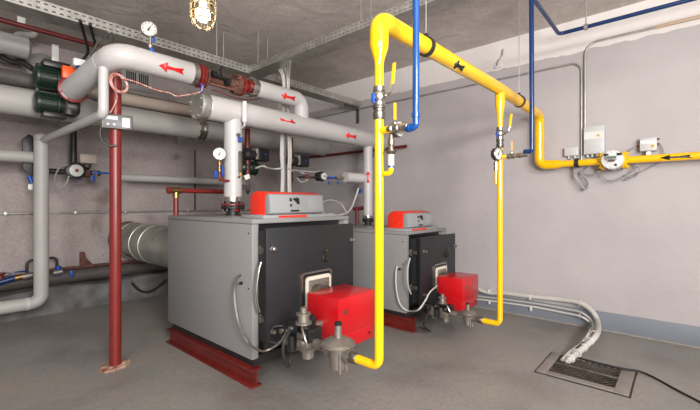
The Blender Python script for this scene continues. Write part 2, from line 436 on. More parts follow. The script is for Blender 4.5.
# ================================================================== BURNERS
def burner(xa, xb, yf, yk, z0, z1, yd, lab, k=1.0):
    t = thing('gas_burner', ((xa+xb)/2, (yf+yk)/2, z0), lab, 'burner', 'red gas burners')
    prof = [(yf, z0), (yf, z1), (yk, z1), (yk, z1-.17*k), (yk-.04, z0+.13*k), (yk-.09, z0)]
    zs = z0 + .10*k
    h = MB().prism([(xa, y, z) for y, z in [(yf, zs), (yf, z1), (yk, z1), (yk, z1-.17*k), (yk-.05, zs)]], (xb-xa, 0, 0), .012).build('housing', 'redburn', t)
    MB().prism([(xa+.008, y, z) for y, z in [(yf+.008, z0), (yf+.008, zs+.004), (yk-.05, zs+.004), (yk-.09, z0)]], (xb-xa-.016, 0, 0), .01).build('lower_housing', 'redburn', t)
    MB().lathe((xa+.07, yf, z1-.10*k), -Y_, [(0, .016), (.004, .016), (.005, .009), (.001, .008)], 16).build('screw', 'dsteel', h)
    MB().lathe((xb-.06, yf+.008, z0+.05*k), -Y_, [(0, .01), (.004, .01), (.005, .006)], 12).build('screw', 'blkmark', h)
    cx = (xa+xb)/2 - .02; cz = z1 - .06
    # mounting plates on the door
    w = .155*k; pz = cz + .015
    px_ = cx + .01; hh = 2*w*1.02
    MB().rring(px_, pz, 2*w+.01, hh+.01, .035, .012, yd-.014, yd+.001).build('mounting_plate', 'steel', t)
    MB().rring(px_, pz, 2*w-.014, hh-.014, .03, .05, yd-.010, yd+.001).build('backing', 'black', t)
    fr = MB().rring(px_+.008, pz-.004, 2*w-.05, hh-.05, .03, .03, yd-.024, yd-.004).build('gasket_frame', 'cream', t)
    A = (px_-w+.03, pz-w+.03, px_+w-.014, pz+w-.03)
    pl = MB(); pl.box((A[0]+.02, yd-.03, A[1]+.02), (A[2]-.02, yd-.008, A[3]-.02), .012)
    for sx in (A[0]+.055, A[2]-.055):
        for sz in (A[1]+.055, A[3]-.055): pl.lathe((sx, yd-.028, sz), -Y_, [(0, .014), (.014, .014), (.016, .008)], 6)
    pl.build('flange', 'alu', t)
    MB().cyl((cx-.01, yd-.02, cz), (cx-.01, yk-.02, cz), .085*k, seg=28).build('burner_neck', 'dsteel', t)
    return t
burner(1.845, 2.245, 1.71, 2.02, .304, .662, yd1, 'red box shaped gas burner bolted to the door of the nearer boiler')
burner(3.50, 3.87, 1.594, 1.87, .238, .557, yd2, 'red box shaped gas burner on the smaller boiler near the right wall', .9)

# ================================================================== GAS TRAIN
GX = [1.563, 3.283]; GY = 1.166
def regulator(x, y, zline, k, lab):
    t = thing('gas_regulator', (x, y, zline-.08*k), lab, 'gas regulator', 'gas pressure regulators')
    b = MB()
    b.lathe((x, y, zline-.095*k), Z_, [(0, .03*k), (.01, .047*k), (.09*k, .05*k), (.12*k, .06*k), (.135*k, .09*k)], 24)
    b.cyl((x, y-.085*k, zline), (x, y+.085*k, zline), .032*k); b.lathe((x, y-.09*k, zline), Y_, [(0, .04*k), (.03*k, .04*k)], 6); b.lathe((x, y+.06*k, zline), Y_, [(0, .04*k), (.03*k, .04*k)], 6)
    for a in range(3):
        an = -2.2 + a*.9; b.cyl((x+.052*k*math.cos(an), y+.052*k*math.sin(an), zline-.10*k), (x+.052*k*math.cos(an), y+.052*k*math.sin(an), zline+.03*k), .009*k, seg=8)
    b.build('body', 'alu', t)
    c = MB().lathe((x, y, zline+.038*k), Z_, [(0, .088*k), (.004, .098*k), (.012*k, .099*k), (.014*k, .092*k), (.022*k, .092*k), (.04*k, .06*k), (.05*k, .03*k)], 32).build('diaphragm_cover', 'alu', t)
    MB().lathe((x, y, zline+.08*k), Z_, [(0, .022*k), (.075*k, .019*k)], 20).build('spring_tube', 'alu', t)
    MB().lathe((x, y, zline+.153*k), Z_, [(0, .021*k), (.014*k, .021*k), (.018*k, .016*k)], 20).build('cap', 'black', t)
    return t
def valve_block(x, y, z, k, bx, lab, r_in):
    t = thing('gas_valve_block', (x, y, z-.1*k), lab, 'gas valve', 'gas valve blocks under the burners')
    b = MB()
    b.cyl((x, y-.20*k, z), (x, y+.16*k, z), .03*k)
    b.box((x-.05*k, y-.11*k, z-.055*k), (x+.05*k, y-.01*k, z+.05*k), .008*k); b.box((x-.045*k, y+.03*k, z-.05*k), (x+.05*k, y+.13*k, z+.05*k), .008*k)
    b.lathe((x, y-.06*k, z-.10*k), Z_, [(0, .035*k), (.05*k, .04*k)], 16); b.lathe((x, y+.08*k, z-.09*k), Z_, [(0, .03*k), (.04*k, .04*k)], 16)
    b.lathe((x-.07*k, y-.06*k, z), X_, [(0, .02*k), (.04*k, .026*k)], 14)
    b.tube([(x, y+.12*k, z), (x+.14*k, y+.12*k, z), (x+.36*k, y+.12*k, z+.0)], .026*k, .03*k)
    b.build('valve_body', 'alu', t)
    for (yy, zz, w) in ((y-.085*k, z+.05*k, .055), (y+.035*k, z+.065*k, .05), (y+.13*k, z+.03*k, .045)):
        c = MB(); c.box((x-w*k, yy-.045*k, zz-.04*k), (x+w*k, yy+.04*k, zz+.04*k), .01*k); c.build('solenoid_coil', 'black', t)
        MB().lathe((x-w*k, yy, zz), -X_, [(0, .018*k), (.015*k, .016*k), (.016*k, .009*k)], 12).build('screw_cap', 'steel', t)
    MB().lathe((x, y-.02*k, z+.095*k), Z_, [(0, .05*k), (.012*k, .05*k), (.016*k, .036*k), (.05*k, .034*k), (.055*k, .045*k), (.065*k, .045*k), (.07*k, .02*k), (.10*k, .02*k)], 20).build('filter_cup', 'alu', t)
    MB().cyl((x-.06*k, y+.02*k, z-.06*k), (x-.06*k, y+.02*k, z+.03*k), .026*k, seg=16).build('plug', 'black', t)
    MB().wire([(x-.04*k, y+.13*k, z+.06*k), (x-.09*k, y+.17*k, z+.05*k), (x-.10*k, y+.2*k, z-.03*k), (x-.04*k, y+.16*k, z-.06*k)], .006*k).build('lead', 'rubber', t)
    MB().box((x+.03*k, y-.01*k, z+.02*k), (x+.12*k, y+.08*k, z+.12*k), .01*k).build('pressure_switch', 'black', t)
    MB().wire([(x-.05*k, y-.07*k, z+.10*k), (x-.10*k, y-.12*k, z+.11*k), (x-.10*k, y-.17*k, z+.02*k), (x-.03*k, y-.12*k, z-.03*k)], .006*k).build('lead', 'steel', t)
    return t
def gas_line(x, zline, k, lab, ytop, ztee, bx, side, labs, r=.0235):
    """vertical yellow drop from the main down to the regulator"""
    t = thing('gas_drop_pipe', (x, GY, zline), lab, 'gas pipe', 'yellow gas drop pipes')
    zt = ytop
    MB().tube([(x, GY, zt), (x, GY, zline), (x, GY+.16, zline)], r, .045, 20).build('pipe', 'yellow', t)
    MB().lathe((x, GY, zt), Z_, [(0, r), (.015, r*1.04), (.035, r*1.2), (.06, r*1.55), (.085, r*1.9), (.105, .0485), (.12, .049)] if x < 2 else [(0, r), (.04, r*1.04), (.09, r*1.25), (.13, r*1.55), (.17, r*1.75), (.20, .042), (.27, .042)], 28).build('reducer', 'yellow', t)
    # black-and-steel union at the foot
    b = MB(); b.lathe((x, GY+.145, zline), Y_, [(0, .026), (.01, .033), (.04, .033), (.045, .026), (.055, .026)], 8); b.build('union_nut', 'dsteel', t)
    return t
ZL = [.463, .268]
zt1 = at(379, 84, Y=GY).z; zt2 = at(500, 124, Y=GY).z
ZM = 2.27; ZML = 2.238
for i, (lab, zz) in enumerate((('thick yellow gas drop pipe in front of the nearer boiler', zt1), ('yellow gas drop pipe by the right wall, beside the smaller burner', zt2))):
    x = GX[i]; top = (ZML - .24) if i == 0 else (ZM - .29)
    t = gas_line(x, ZL[i], 1, lab, top, None, None, None, None)
    if i == 0:  zv, zu, ztee, zb_ = at(379, 97, Y=GY).z, at(379, 111, Y=GY).z, at(379, 131, Y=GY).z, at(379, 174, Y=GY).z
    else:       zv, zu, ztee, zb_ = at(500, 133.5, Y=GY).z, at(500, 143, Y=GY).z, at(500, 157, Y=GY).z, at(500, 184, Y=GY).z
    # ball valve with union below
    v = MB(); v.lathe((x, GY, zv-.052), Z_, [(0, .03), (.022, .031), (.024, .026), (.034, .032), (.052, .037), (.07, .032), (.08, .026), (.082, .031), (.104, .03)], 16)
    v.cyl((x, GY, zv), (x, GY-.05, zv), .014, seg=12); v.build('ball_valve', 'steel', t)
    lv = MB(); lv.tube([(x, GY-.05, zv), (x+.0, GY-.072, zv+.01), (x, GY-.082, zv+.05)], .006, .01, 8); lv.build('lever_arm', 'steel', t)
    MB().obox((x, GY-.088, zv+.10), (.006, 0, 0), (0, .02, .0), (0, -.012, .105), .003).build('lever_grip', 'ylever', t)
    MB().box((x-.046, GY+.0, zv-.035), (x-.034, GY+.016, zv+.012), .003).build('valve_tag', 'bplastic', t)
    u = MB(); u.lathe((x, GY, zu-.045), Z_, [(0, .026), (.012, .031), (.036, .032), (.042, .027), (.055, .027), (.057, .033), (.072, .033), (.082, .026)], 10); u.build('union', 'dsteel', t)
    # side branch to the blue vent
    yb = .948 if i == 0 else .910
    tb = thing('vent_branch', (x, (GY+yb)/2, ztee), ('vent branch with yellow lever valve and gauge on the nearer drop pipe', 'vent branch with yellow lever valve on the far drop pipe')[i], 'valve', 'vent branches off the gas drops')
    MB().tube([(x, GY-.01, ztee), (x, GY-.06, ztee)], .019).build('stub', 'yellow', tb)
    b = MB(); ym = (GY-.06 + yb+.02)/2
    b.lathe((x, GY-.055, ztee), -Y_, [(0, .018), (.008, .024), (.03, .024), (.034, .019), (.05, .024), (.066, .024), (.07, .018), (.085, .017), (.09, .021), (.12, .021), (.124, .017), (GY-.055-yb-.03, .017)], 12)
    b.cyl((x, GY-.098, ztee), (x, GY-.098, ztee+.03), .009, seg=10); b.build('valve_body', 'steel', tb)
    MB().obox((x, GY-.098+.0, ztee+.085), (.018, 0, 0), (0, .007, 0), (0, 0, .085), .003).build('lever_grip', 'ylever', tb)
    MB().obox((x, GY-.098, ztee+.035), (.012, 0, 0), (0, .004, 0), (0, 0, .03)).build('lever_arm', 'steel', tb)
    # bypass loop
    if i == 0:
        lp = thing('bypass_loop', (x, GY-.07, zb_), 'short yellow bypass loop under the gauge on the nearer drop pipe', 'gas pipe', 'small yellow bypass loops')
        yl = at(391, 150, X=x).y
        za, zc = at(391, 168, X=x).z, at(391, 150, X=x).z
        MB().tube([(x, GY-.015, zb_), (x, yl, zb_), (x, yl, zc-.035)], .0135, .022, 14).build('pipe', 'yellow', lp)
        MB().cyl((x, yl, za+.01), (x, yl, zc-.02), .0155, seg=14).build('sleeve', 'white', lp)
        MB().cyl((x, yl, za+.002), (x, yl, za+.012), .0165, seg=14).build('blue_band', 'bplastic', lp)
        b = MB(); b.lathe((x, yl, zc-.025), Z_, [(0, .013), (.005, .02), (.02, .03), (.022, .03), (.026, .015), (.045, .013), (.05, .018), (.075, .018), (.08, .012), (ztee-.03-zc+.025, .012)], 12); b.build('cock', 'dsteel', lp)
        gauge('pressure_gauge', at(397.5, 129.5, X=x+.035), .041, 'round steel gauge tucked behind the nearer vent branch valve', 'gas pressure gauges', face=V((-.15, -.9, 0)))
    else:
        lp = thing('bypass_loop', (x, GY+.05, zb_), 'short yellow bypass loop below the round gauge on the far drop pipe', 'gas pipe', 'small yellow bypass loops')
        yl = at(496, 175, X=x).y; zc = at(496, 170, X=x).z
        MB().tube([(x, GY+.01, zb_), (x, yl, zb_), (x, yl, zc)], .0135, .03, 14).build('pipe', 'yellow', lp)
        MB().lathe((x, yl, zc-.005), Z_, [(0, .014), (.004, .022), (.02, .022), (.024, .015), (.04, .015), (.044, .02), (.07, .02), (.074, .012), (.1, .012)], 12).build('cock', 'steel', lp)
        gc = at(497, 154, X=x-.05)
        gauge('pressure_gauge', gc, .055, 'grey faced round gauge on the far yellow drop pipe', 'gas pressure gauges', face=V((-.35, -.9, 0)), case='dsteel')
regulator(GX[0], 1.452, ZL[0], 1.0, 'round cast gas regulator in front of the nearer red burner')
regulator(GX[1], 1.452, ZL[1], .78, 'smaller gas regulator in front of the far red burner')
valve_block(GX[0], 1.76, ZL[0]+.005, 1.0, 1.84, 'black and metal gas valve block left of the nearer red burner', 0)
valve_block(GX[1], 1.72, ZL[1]+.005, .85, 3.5, 'black and metal gas valve block left of the far red burner', 0)

# overhead gas main
RG = .049
main = thing('gas_main', (XR-.14, GY, 1.7), 'yellow overhead gas main running across the room and along the right wall', 'gas pipe')
xw = XR - .155; zw = at(560, 164, X=xw).z
MB().tube([(GX[0], GY, ZML-.13), (GX[0], GY, ZML), (GX[1], GY, ZM), (xw, GY, ZM-.01), (xw, GY, zw), (xw, GY-.15, zw)], RG, [.10, .05, .10, .10], 32).build('pipe', 'yellow', main)
y1 = at(603, 160, X=xw).y; y2 = at(625, 160, X=xw).y; yA = GY - .30
MB().lathe((xw, GY-.145, zw), -Y_, [(0, RG), (.03, RG), (.08, .035), (.10, .034), (GY-.145-y1, .034)], 28).build('reducer', 'yellow', main)
MB().cyl((xw, y2, zw), (xw, fy0, zw), .035, seg=28).build('service_pipe', 'yellow', main)
for yy, dd in ((y1, 1), (y2, -1)):
    b = MB(); b.lathe((xw, yy-.02, zw), Y_, flange_prof(.085, .04), 28); bolts(b, (xw, yy, zw), Y_, .066, 8, .009, .07); b.build('flange', 'yellow', main)
for px, py in ((426, 42), (519, 100)):
    q = at(px, py, Y=GY); zc_ = ZML + (ZM-ZML)*(q.x-GX[0])/(GX[1]-GX[0]) if q.x < GX[1] else ZM; b = MB(); b.lathe((q.x-.016, GY, zc_), X_, [(0, RG+.001), (0, RG+.009), (.032, RG+.009), (.032, RG+.001)], 28)
    b.box((q.x-.012, GY-.012, zc_+RG), (q.x+.012, GY+.012, zc_+RG+.03), .003); b.build('pipe_clamp', 'blkpaint', main)
    tag(MB().cyl((q.x, GY, zc_+RG+.025), (q.x, GY, ZC), .004, seg=8).build('hanger_rod', 'galv'), ('thin steel rod holding the yellow main beside the left blue pipe', 'thin steel rod holding the yellow main just left of the right blue pipe')[px > 500], 'hanger rod', 'hanger rods from the ceiling')
q = at(453.5, 55, Y=GY); arrow(main, (q.x, GY, (ZM+ZML)/2-.002), -X_, RG, .13, .07, 'blkmark')
q = at(674, 158, X=xw); arrow(main, (xw, q.y, zw), Y_, .036, .20, .045, 'blkmark')
MB().lathe((xw, at(577, 165, X=xw).y-.018, zw), Y_, [(0, .035), (0, .050), (.036, .050), (.036, .035)], 24).build('pipe_clamp', 'blkpaint', main)

# gas meter body between the flanges
mt = thing('gas_meter', (xw, (y1+y2)/2, zw-.1), 'white round gas meter between two yellow flanges on the right wall', 'gas meter')
ym = (y1+y2)/2
b = MB(); b.lathe((xw-.13, ym, zw), X_, [(0, .075), (.006, .088), (.05, .092), (.10, .092), (.17, .092), (.2, .08)], 32)
for k in range(12):
    an = 2*PI*k/12; b.lathe((xw-.137, ym+.078*math.cos(an), zw+.078*math.sin(an)), X_, [(0, .005), (.002, .008), (.02, .008)], 8)
b.build('body', 'white', mt)
b = MB(); b.cyl((xw, y1+.02, zw), (xw, ym+.07, zw), .04); b.cyl((xw, y2-.02, zw), (xw, ym-.07, zw), .04); b.build('inlet', 'alu', mt)
MB().box((xw-.175, ym-.045, zw+.0), (xw-.125, ym+.045, zw+.035), .006).build('counter', 'boxgrey', mt)
MB().box((xw-.177, ym-.038, zw+.006), (xw-.1745, ym+.038, zw+.028)).build('counter_window', 'lcd', mt)
MB().box((xw-.16, ym-.025, zw-.018), (xw-.13, ym+.025, zw-.006), .002).build('label_strip', 'rust', mt)
for sy in (-.06, .045): MB().box((xw-.14, ym+sy-.018, zw+.035), (xw-.10, ym+sy+.022, zw+.06), .004).build('pulse_sensor', 'black', mt)
MB().lathe((xw-.13, ym-.03, zw-.05), -X_, [(0, .012), (.012, .01), (.013, .005)], 10).build('plug', 'blkmark', mt)

# ---------- wall boxes
def wallbox(name, x0, y0, x1, y1_, dp, lab, logo=None, cat='electrical box', glands=0, band=False):
    a = at(x0, y0, X=XR-dp); c = at(x1, y1_, X=XR-dp)
    ya, yb_ = max(a.y, c.y), min(a.y, c.y); A = at((x0+x1)/2, y0, X=XR-dp).z; B_ = at((x0+x1)/2, y1_, X=XR-dp).z
    t = thing(name, (XR-dp/2, (ya+yb_)/2, B_), lab, cat, 'boxes on the right wall')
    MB().box((XR-dp, yb_, B_), (XR-.002, ya, A), .006).build('case', 'boxgrey', t)
    MB().box((XR-dp-.006, yb_+.004, B_+.004), (XR-dp+.002, ya-.004, A-.004), .003).build('lid', 'boxgrey', t)
    if band: MB().box((XR-dp-.008, yb_+.006, A-(A-B_)*.46), (XR-dp-.004, ya-.006, A-(A-B_)*.2)).build('label_strip', 'white', t)
    if logo:
        q = at(logo[0], logo[1], X=XR-dp-.008)
        b = MB(); b.torus(q, X_, logo[2], .0028, 24, 6); b.build('yellow_ring_mark', 'ylever', t)
        MB().lathe(q+V((.002, 0, 0)), -X_, [(0, .006), (.003, .006)], 10).build('button', 'blkmark', t)
    for k in range(glands):
        yy = yb_ + (ya-yb_)*(k+.7)/(glands+.4)
        MB().lathe((XR-dp/2, yy, B_), -Z_, [(0, .012), (.012, .012), (.014, .008), (.026, .008)], 10).build('cable_gland', 'white', t)
    return (ya, yb_, A, B_)
bxA = wallbox('control_box', 583.5, 126, 604.5, 154, .08, 'larger pale grey control box with yellow ring mark left of the meter', (598, 135.5, .016), glands=4, band=True)
bxB = wallbox('junction_box', 564, 147, 578.5, 156, .05, 'small blank grey junction box, leftmost on the right wall', None, glands=2)
bxC = wallbox('gas_detector', 639.5, 137.5, 657, 151, .09, 'small pale grey box with yellow ring mark above the right end of the gas pipe', (652.5, 146, .014), band=True)
q = at(649, 154, X=XR-.05); tag(MB().lathe((XR-.12, q.y, q.z), X_, [(0, .02), (.02, .024), (.12, .024)], 14).build('gas_sensor', 'white'), 'short white sensor stub just below the right-hand box', 'sensor')
for (pxx, pyy, side) in ((638.5, 146, 1), (658, 139, -1), (658, 144, -1)):
    q = at(pxx, pyy, X=XR-.05)
    tag(MB().lathe(q - Y_*side*.012, Y_*side, [(0, .012), (.012, .012), (.014, .008), (.024, .008)], 10).build('cable_gland', 'redpipe'),
        {146: 'red gland on the left side of the ring marked right-hand box', 139: 'upper red gland on the right side of the ring marked right-hand box', 144: 'lower red gland on the right side of the ring marked right-hand box'}[pyy], 'cable gland')

# ---------- conduits and cables on the right wall
def rw(px, py, dx=.02): return at(px, py, X=XR-dx)
def cable(name, pts, r, m, lab, cat='cable', group=None):
    return tag(MB().wire(pts, r, 8, 6).build(name, m), lab, cat, group)
def conduit(name, pts, r, m, lab, bend=.05, cat='conduit', group=None):
    return tag(MB().tube(pts, r, bend, 10).build(name, m), lab, cat, group)
q0, q1, q2 = rw(700, 8), rw(585, 41), rw(585, 126)
zr = (q0.z + q1.z)/2
c1 = conduit('conduit', [(XR-.02, fy0, 2.965), (XR-.02, rw(585, 60).y, 2.965), (XR-.02, rw(585, 60).y, bxA[2]+.0)], .011, 'galv', 'grey conduit from the top of the control box up and right along the wall', .12, group='thin conduits on the right wall')
tag(MB().box((XR-.03, fy0, 2.952), (XR-.001, rw(656, 25).y, 2.98), .003).build('cable_channel', 'wood'), 'beige cable channel high on the right wall at the frame edge', 'cable channel')
conduit('conduit', [(XR-.02, YB-.1, 2.785), (XR-.02, rw(581.5, 60).y, 2.785), (XR-.02, rw(581.5, 60).y, zw+.02)], .010, 'galv', 'grey conduit bending down beside the control box to the gas pipe', .10, group='thin conduits on the right wall')
# sagging signal cables below the meter
sig = [
 ([rw(574, 170, .1), rw(576, 178, .1), rw(583, 187, .09), rw(586, 189, .09), rw(588, 182, .1), rw(580, 173, .1)], 'third spare cable loop hanging left of the meter, the shortest'),
 ([rw(588, 157, .04), rw(589, 166, .08), rw(584, 171, .1), rw(579, 171, .1)], 'thin cable from the left gland of the control box to the pipe clamp'),
 ([rw(578, 172, .08), rw(590, 175, .1), rw(598, 172, .1), rw(603, 160, .1), (XR-.05, bxA[1]+.1, bxA[3]-.02)], 'grey cable hanging from the control box left of the meter'),
 ([(XR-.04, bxA[1]+.04, bxA[3]-.02), rw(601, 172, .1), rw(607, 180, .1), rw(620, 179, .1), rw(632, 172, .1), rw(638, 166, .1)], 'grey cable looping beneath the round gas meter'),
 ([rw(571, 157, .03), rw(570, 163, .03), rw(574, 171, .06), rw(582, 174, .06)], 'thin cable dropping from the small blank junction box'),
 ([rw(636, 147, .05), rw(630, 150, .06), rw(627, 156, .09), rw(634, 162, .12), rw(640, 170, .12), rw(634, 177, .1), rw(625, 174, .1)], 'grey cable curling from the right-hand box to the meter'),
 ([rw(625, 180, .05), rw(640, 172, .05), rw(655, 165, .05), rw(664, 158, .05), rw(662, 147, .05), rw(659, 144, .05)], 'thin cable rising from under the meter to the right-hand box'),
 ([rw(576, 171, .1), rw(574, 176, .1), rw(580, 184, .1), rw(585, 190, .08), rw(587, 184, .08), rw(583, 176, .1)], 'bundle loop of spare cable hanging left of the meter'),
 ([rw(577, 171, .09), rw(577, 179, .09), rw(583, 188, .07), rw(588, 187, .07), rw(585, 178, .09)], 'second spare cable loop hanging left of the meter')]
for p, l in sig: cable('signal_cable', p, .0065, 'cablegrey', l, group='signal cables round the gas meter')
# thin rod and small hook above
hk = thing('hook_bracket', rw(498, 65), 'small hooked bracket on the white strip of the right wall', 'bracket')
MB().box(rw(498, 66)-V((0, .045, .02)), rw(498, 66)+V((.019, .045, .02)), .003).build('plate', 'white', hk)
MB().wire([rw(497, 66), rw(498, 61, .05), rw(502, 57, .05), rw(503, 49, .03)], .006).build('hook', 'galv', hk)

# ---------- blue vent pipes
RB = .0165
zbv = 2.974
t = thing('vent_pipe', (GX[0], .948, 1.6), 'glossy blue vertical vent pipe beside the nearer yellow drop pipe', 'vent pipe', 'blue vent pipes')
zq = at(415, 127, X=GX[0]).z
MB().tube([(GX[0], .985, zq), (GX[0], .948, zq), (GX[0], .948, ZC)], RB, .035, 16).build('pipe', 'blue', t)
MB().lathe((GX[0], .948, zq+.045), Z_, [(0, RB), (.001, RB+.004), (.02, RB+.004), (.021, RB)], 16).build('collar', 'blue', t)
MB().lathe((GX[0], .975, zq), Y_, [(0, RB), (.001, RB+.005), (.016, RB+.005), (.03, RB)], 14).build('collar', 'blue', t)
t = thing('vent_pipe', (GX[1], .91, 1.6), 'dark blue vent pipe from the far gas branch, running high along the right wall', 'vent pipe', 'blue vent pipes')
zq = at(524, 152, X=GX[1]).z; xv = 4.2; yv = .915
MB().tube([(GX[1], .96, zq), (GX[1], .91, zq), (GX[1], yv, zbv), (xv, yv, zbv), (xv, fy0, zbv)], RB+.002, .04, 16).build('pipe', 'navy', t)
MB().lathe((GX[1], .945, zq), Y_, [(0, RB), (.001, RB+.005), (.016, RB+.005), (.03, RB)], 14).build('collar', 'navy', t)
qh = at(586, 27, X=xv)
MB().lathe((xv, qh.y-.015, zbv), Y_, [(0, RB+.004), (.001, RB+.012), (.03, RB+.012), (.031, RB+.004)], 16).build('pipe_clamp', 'galv', t)
tag(MB().cyl((xv, qh.y, zbv+RB+.008), (xv, qh.y, ZC), .006, seg=8).build('hanger_rod', 'galv'), 'thin steel rod holding the dark blue pipe near the right wall', 'hanger rod', 'hanger rods from the ceiling')

# ================================================================== HEATING PIPES
YP = 3.2
RA, RBH = .0925, .112
def PA(px, s): return at(px, HORY - s*(680-px), Y=YP)
ZA, ZH = 2.42, 2.16
ZA2 = 2.445
def bx(px, Y=YP): return at(px, 100, Y=Y).x
# upper supply pipe, left length with the bend
xl = 1.0; YE = 4.0; XE = at(73.5, 89.5, Y=YE).x; ZE = at(73.5, 89.5, Y=YE).z
pa = thing('heating_pipe', (xl+.6, YP, ZA-.1), 'white insulated pipe with bend at upper left, one red arrow pointing left', 'heating pipe', 'white insulated heating pipes')
xe = bx(191)
MB().tube([(xe, YP, ZA), (xl, YP, ZA), (XE, YE, ZE)], RA, .112, 32).build('insulation', 'ins', pa)
MB().lathe((xe-.005, YP, ZA), X_, [(0, RA+.003), (.045, RA+.004), (.05, RA-.02)], 32).build('end_collar', 'steel', pa)
MB().torus((xl+.165, YP, ZA), X_, RA, .0015, 32, 6).build('seam', 'boxgrey', pa)
MB().torus(V((xl, YP, ZA)).lerp(V((XE, YE, ZE)), .22), (XE-xl, YE-YP, ZE-ZA), RA, .002, 32, 6).build('seam', 'boxgrey', pa)
arrow(pa, (bx(166), YP, ZA), -X_, RA, .185, .078)
# flanged valve spool between
fl = thing('pipe_spool', (bx(225), YP, ZA-.1), 'rusty flanged pipe section with black lever between two white pipes', 'pipe fitting')
b = MB(); x = xe+.055
b.lathe((x, YP, ZA), X_, flange_prof(.104, .024), 32); b.lathe((x+.028, YP, ZA), X_, flange_prof(.10, .022), 32); bolts(b, (x+.026, YP, ZA), X_, .086, 8, .009, .085); b.build('flange', 'redpipe', fl)
xf2 = bx(237)
b = MB(); b.lathe((x+.06, YP, ZA), X_, [(0, .095), (.015, .095), (.02, .06), (.05, .038), (xf2-x-.14, .036), (xf2-x-.10, .065), (xf2-x-.07, .075)], 28); b.box((x+.09, YP-.05, ZA-.07), (xf2-.05, YP-.03, ZA-.05)); b.build('valve_body', 'rust', fl)
b = MB(); b.lathe((xf2-.025, YP, ZA+.01), X_, flange_prof(.10, .04), 32); bolts(b, (xf2, YP, ZA+.01), X_, .084, 8, .009, .11); b.build('flange', 'rust', fl)
b = MB(); b.lathe((xf2+.03, YP, ZA+.01), X_, flange_prof(.098, .024), 32); xs_ = bx(249.5); b.cyl((xf2+.04, YP, ZA+.01), (xs_, YP, ZA2-.005), .042); b.lathe((xs_-.03, YP, ZA2), X_, [(0, .045), (.002, .06), (.03, .06)], 20); b.build('reducing_pipe', 'redpipe', fl)
lev = MB(); xv_ = bx(219)
A_, B_ = at(213.5, 74, Y=YP-.07), at(228, 80.5, Y=YP-.07)
lev.sweep([A_, B_], .017, 12); lev.lathe(A_-X_*.02, X_, [(0, .02), (.005, .03), (.05, .03), (.055, .02)], 12); lev.lathe(B_-X_*.03-Z_*.01, X_, [(0, .02), (.005, .034), (.045, .034), (.05, .02)], 12)
lev.cyl((xv_, YP, ZA+.02), (xv_, YP-.07, (A_.z+B_.z)/2), .015, seg=10); lev.wire([(xv_, YP-.07, (A_.z+B_.z)/2), (xv_, YP-.02, (A_.z+B_.z)/2+.07), (xv_+.03, YP, (A_.z+B_.z)/2+.13)], .008)
lev.build('valve_lever', 'black', fl)
# right length with elbow down into the header
pr = thing('heating_pipe', (bx(280), YP, ZA2-.1), 'shorter white insulated pipe with a left arrow, bending down into the header', 'heating pipe', 'white insulated heating pipes')
xd = bx(301)
MB().tube([(bx(254), YP, ZA2), (xd, YP, ZA2), (xd, YP, ZH+.04)], .085, .10, 32).build('insulation', 'ins', pr)
b = MB(); b.lathe((bx(249.5), YP, ZA2), X_, [(0, .095), (.004, .10), (.022, .10), (.025, .09), (.07, .089), (.072, .085)], 28); bolts(b, (bx(250.3), YP, ZA2), X_, .084, 8, .009, .05); b.build('end_collar', 'steel', pr)
arrow(pr, (bx(283), YP, ZA2), -X_, .085, .175, .075)
# lower header
hd = thing('header_pipe', (bx(280), YP, ZH-.1), 'long white insulated header pipe with two opposed red arrows, above both boilers', 'heating pipe', 'white insulated heating pipes')
xh0, xh1 = bx(206), 4.42
MB().lathe((xh0, YP, ZH), X_, [(0, RBH), (xh1-xh0-.05, RBH), (xh1-xh0-.01, RBH*.8), (xh1-xh0, RBH*.5)], 36).build('insulation', 'ins', hd)
b = MB(); b.lathe((bx(196), YP, ZH), X_, [(0, .02), (.002, .125), (.022, .128), (.026, .112), (.09, .114), (.092, .113), (xh0-bx(196)+.004, .115)], 32); bolts(b, (bx(197.2), YP, ZH), X_, .105, 8, .010, .05)
b.build('end_flange', 'galv', hd)
arrow(hd, (bx(282), YP, ZH+.015), X_, RBH, .20, .08)
arrow(hd, (bx(344), YP, ZH), -X_, RBH, .20, .08)
b = MB(); b.torus((bx(247), YP, ZH), X_, RBH, .0012, 36, 6); b.torus((bx(319), YP, ZH), X_, RBH, .0012, 36, 6); b.build('seam', 'boxgrey', hd)
# boiler risers
def riser(px, pb, r, z0, lab, base):
    x = at(px, 100, Y=YP).x
    t = thing('riser_pipe', (x, YP, z0), lab, 'riser pipe', 'white insulated risers on the boilers')
    b = MB(); b.cyl((x, YP, z0+.16*base), (x, YP, ZH), r, seg=32); b.build('insulation', 'ins', t)
    MB().lathe((x, YP, z0+.13*base), Z_, [(0, r+.001), (.002, r+.003), (.045*base, r+.003), (.046*base, r)], 28).build('end_collar', 'steel', t)
    b = MB(); b.lathe((x, YP, z0+.09*base), Z_, flange_prof(.11*base, .022*base), 28); b.build('upper_flange', 'redpipe' if base == 1 else 'blkpaint', t)
    b = MB(); b.lathe((x, YP, z0+.062*base), Z_, flange_prof(.11*base, .022*base), 28); bolts(b, (x, YP, z0+.085*base), Z_, .09*base, 8, .009*base, .09*base); b.cyl((x, YP, z0), (x, YP, z0+.07*base), .062*base); b.lathe((x, YP, z0-.003), Z_, [(0, .075*base), (.012, .075*base)], 24); b.build('neck', 'blkpaint', t)
    return t, x
r1, xr1 = riser(233, 216, .083, 1.184, 'white insulated riser with a dial gauge, standing on the nearer boiler', 1)
MB().lathe((xr1-.005, YP-.062, 1.235), -Y_, [(0, .012), (.012, .016), (.014, .008)], 14).build('red_cap', 'redburn', r1)
r2, xr2 = riser(368, 226, .063, 1.007, 'white insulated riser with an upward red arrow, standing on the smaller boiler', .72)
arrow(r2, (xr2, YP, at(368, 177, Y=YP).z), Z_, .063, .15, .06)
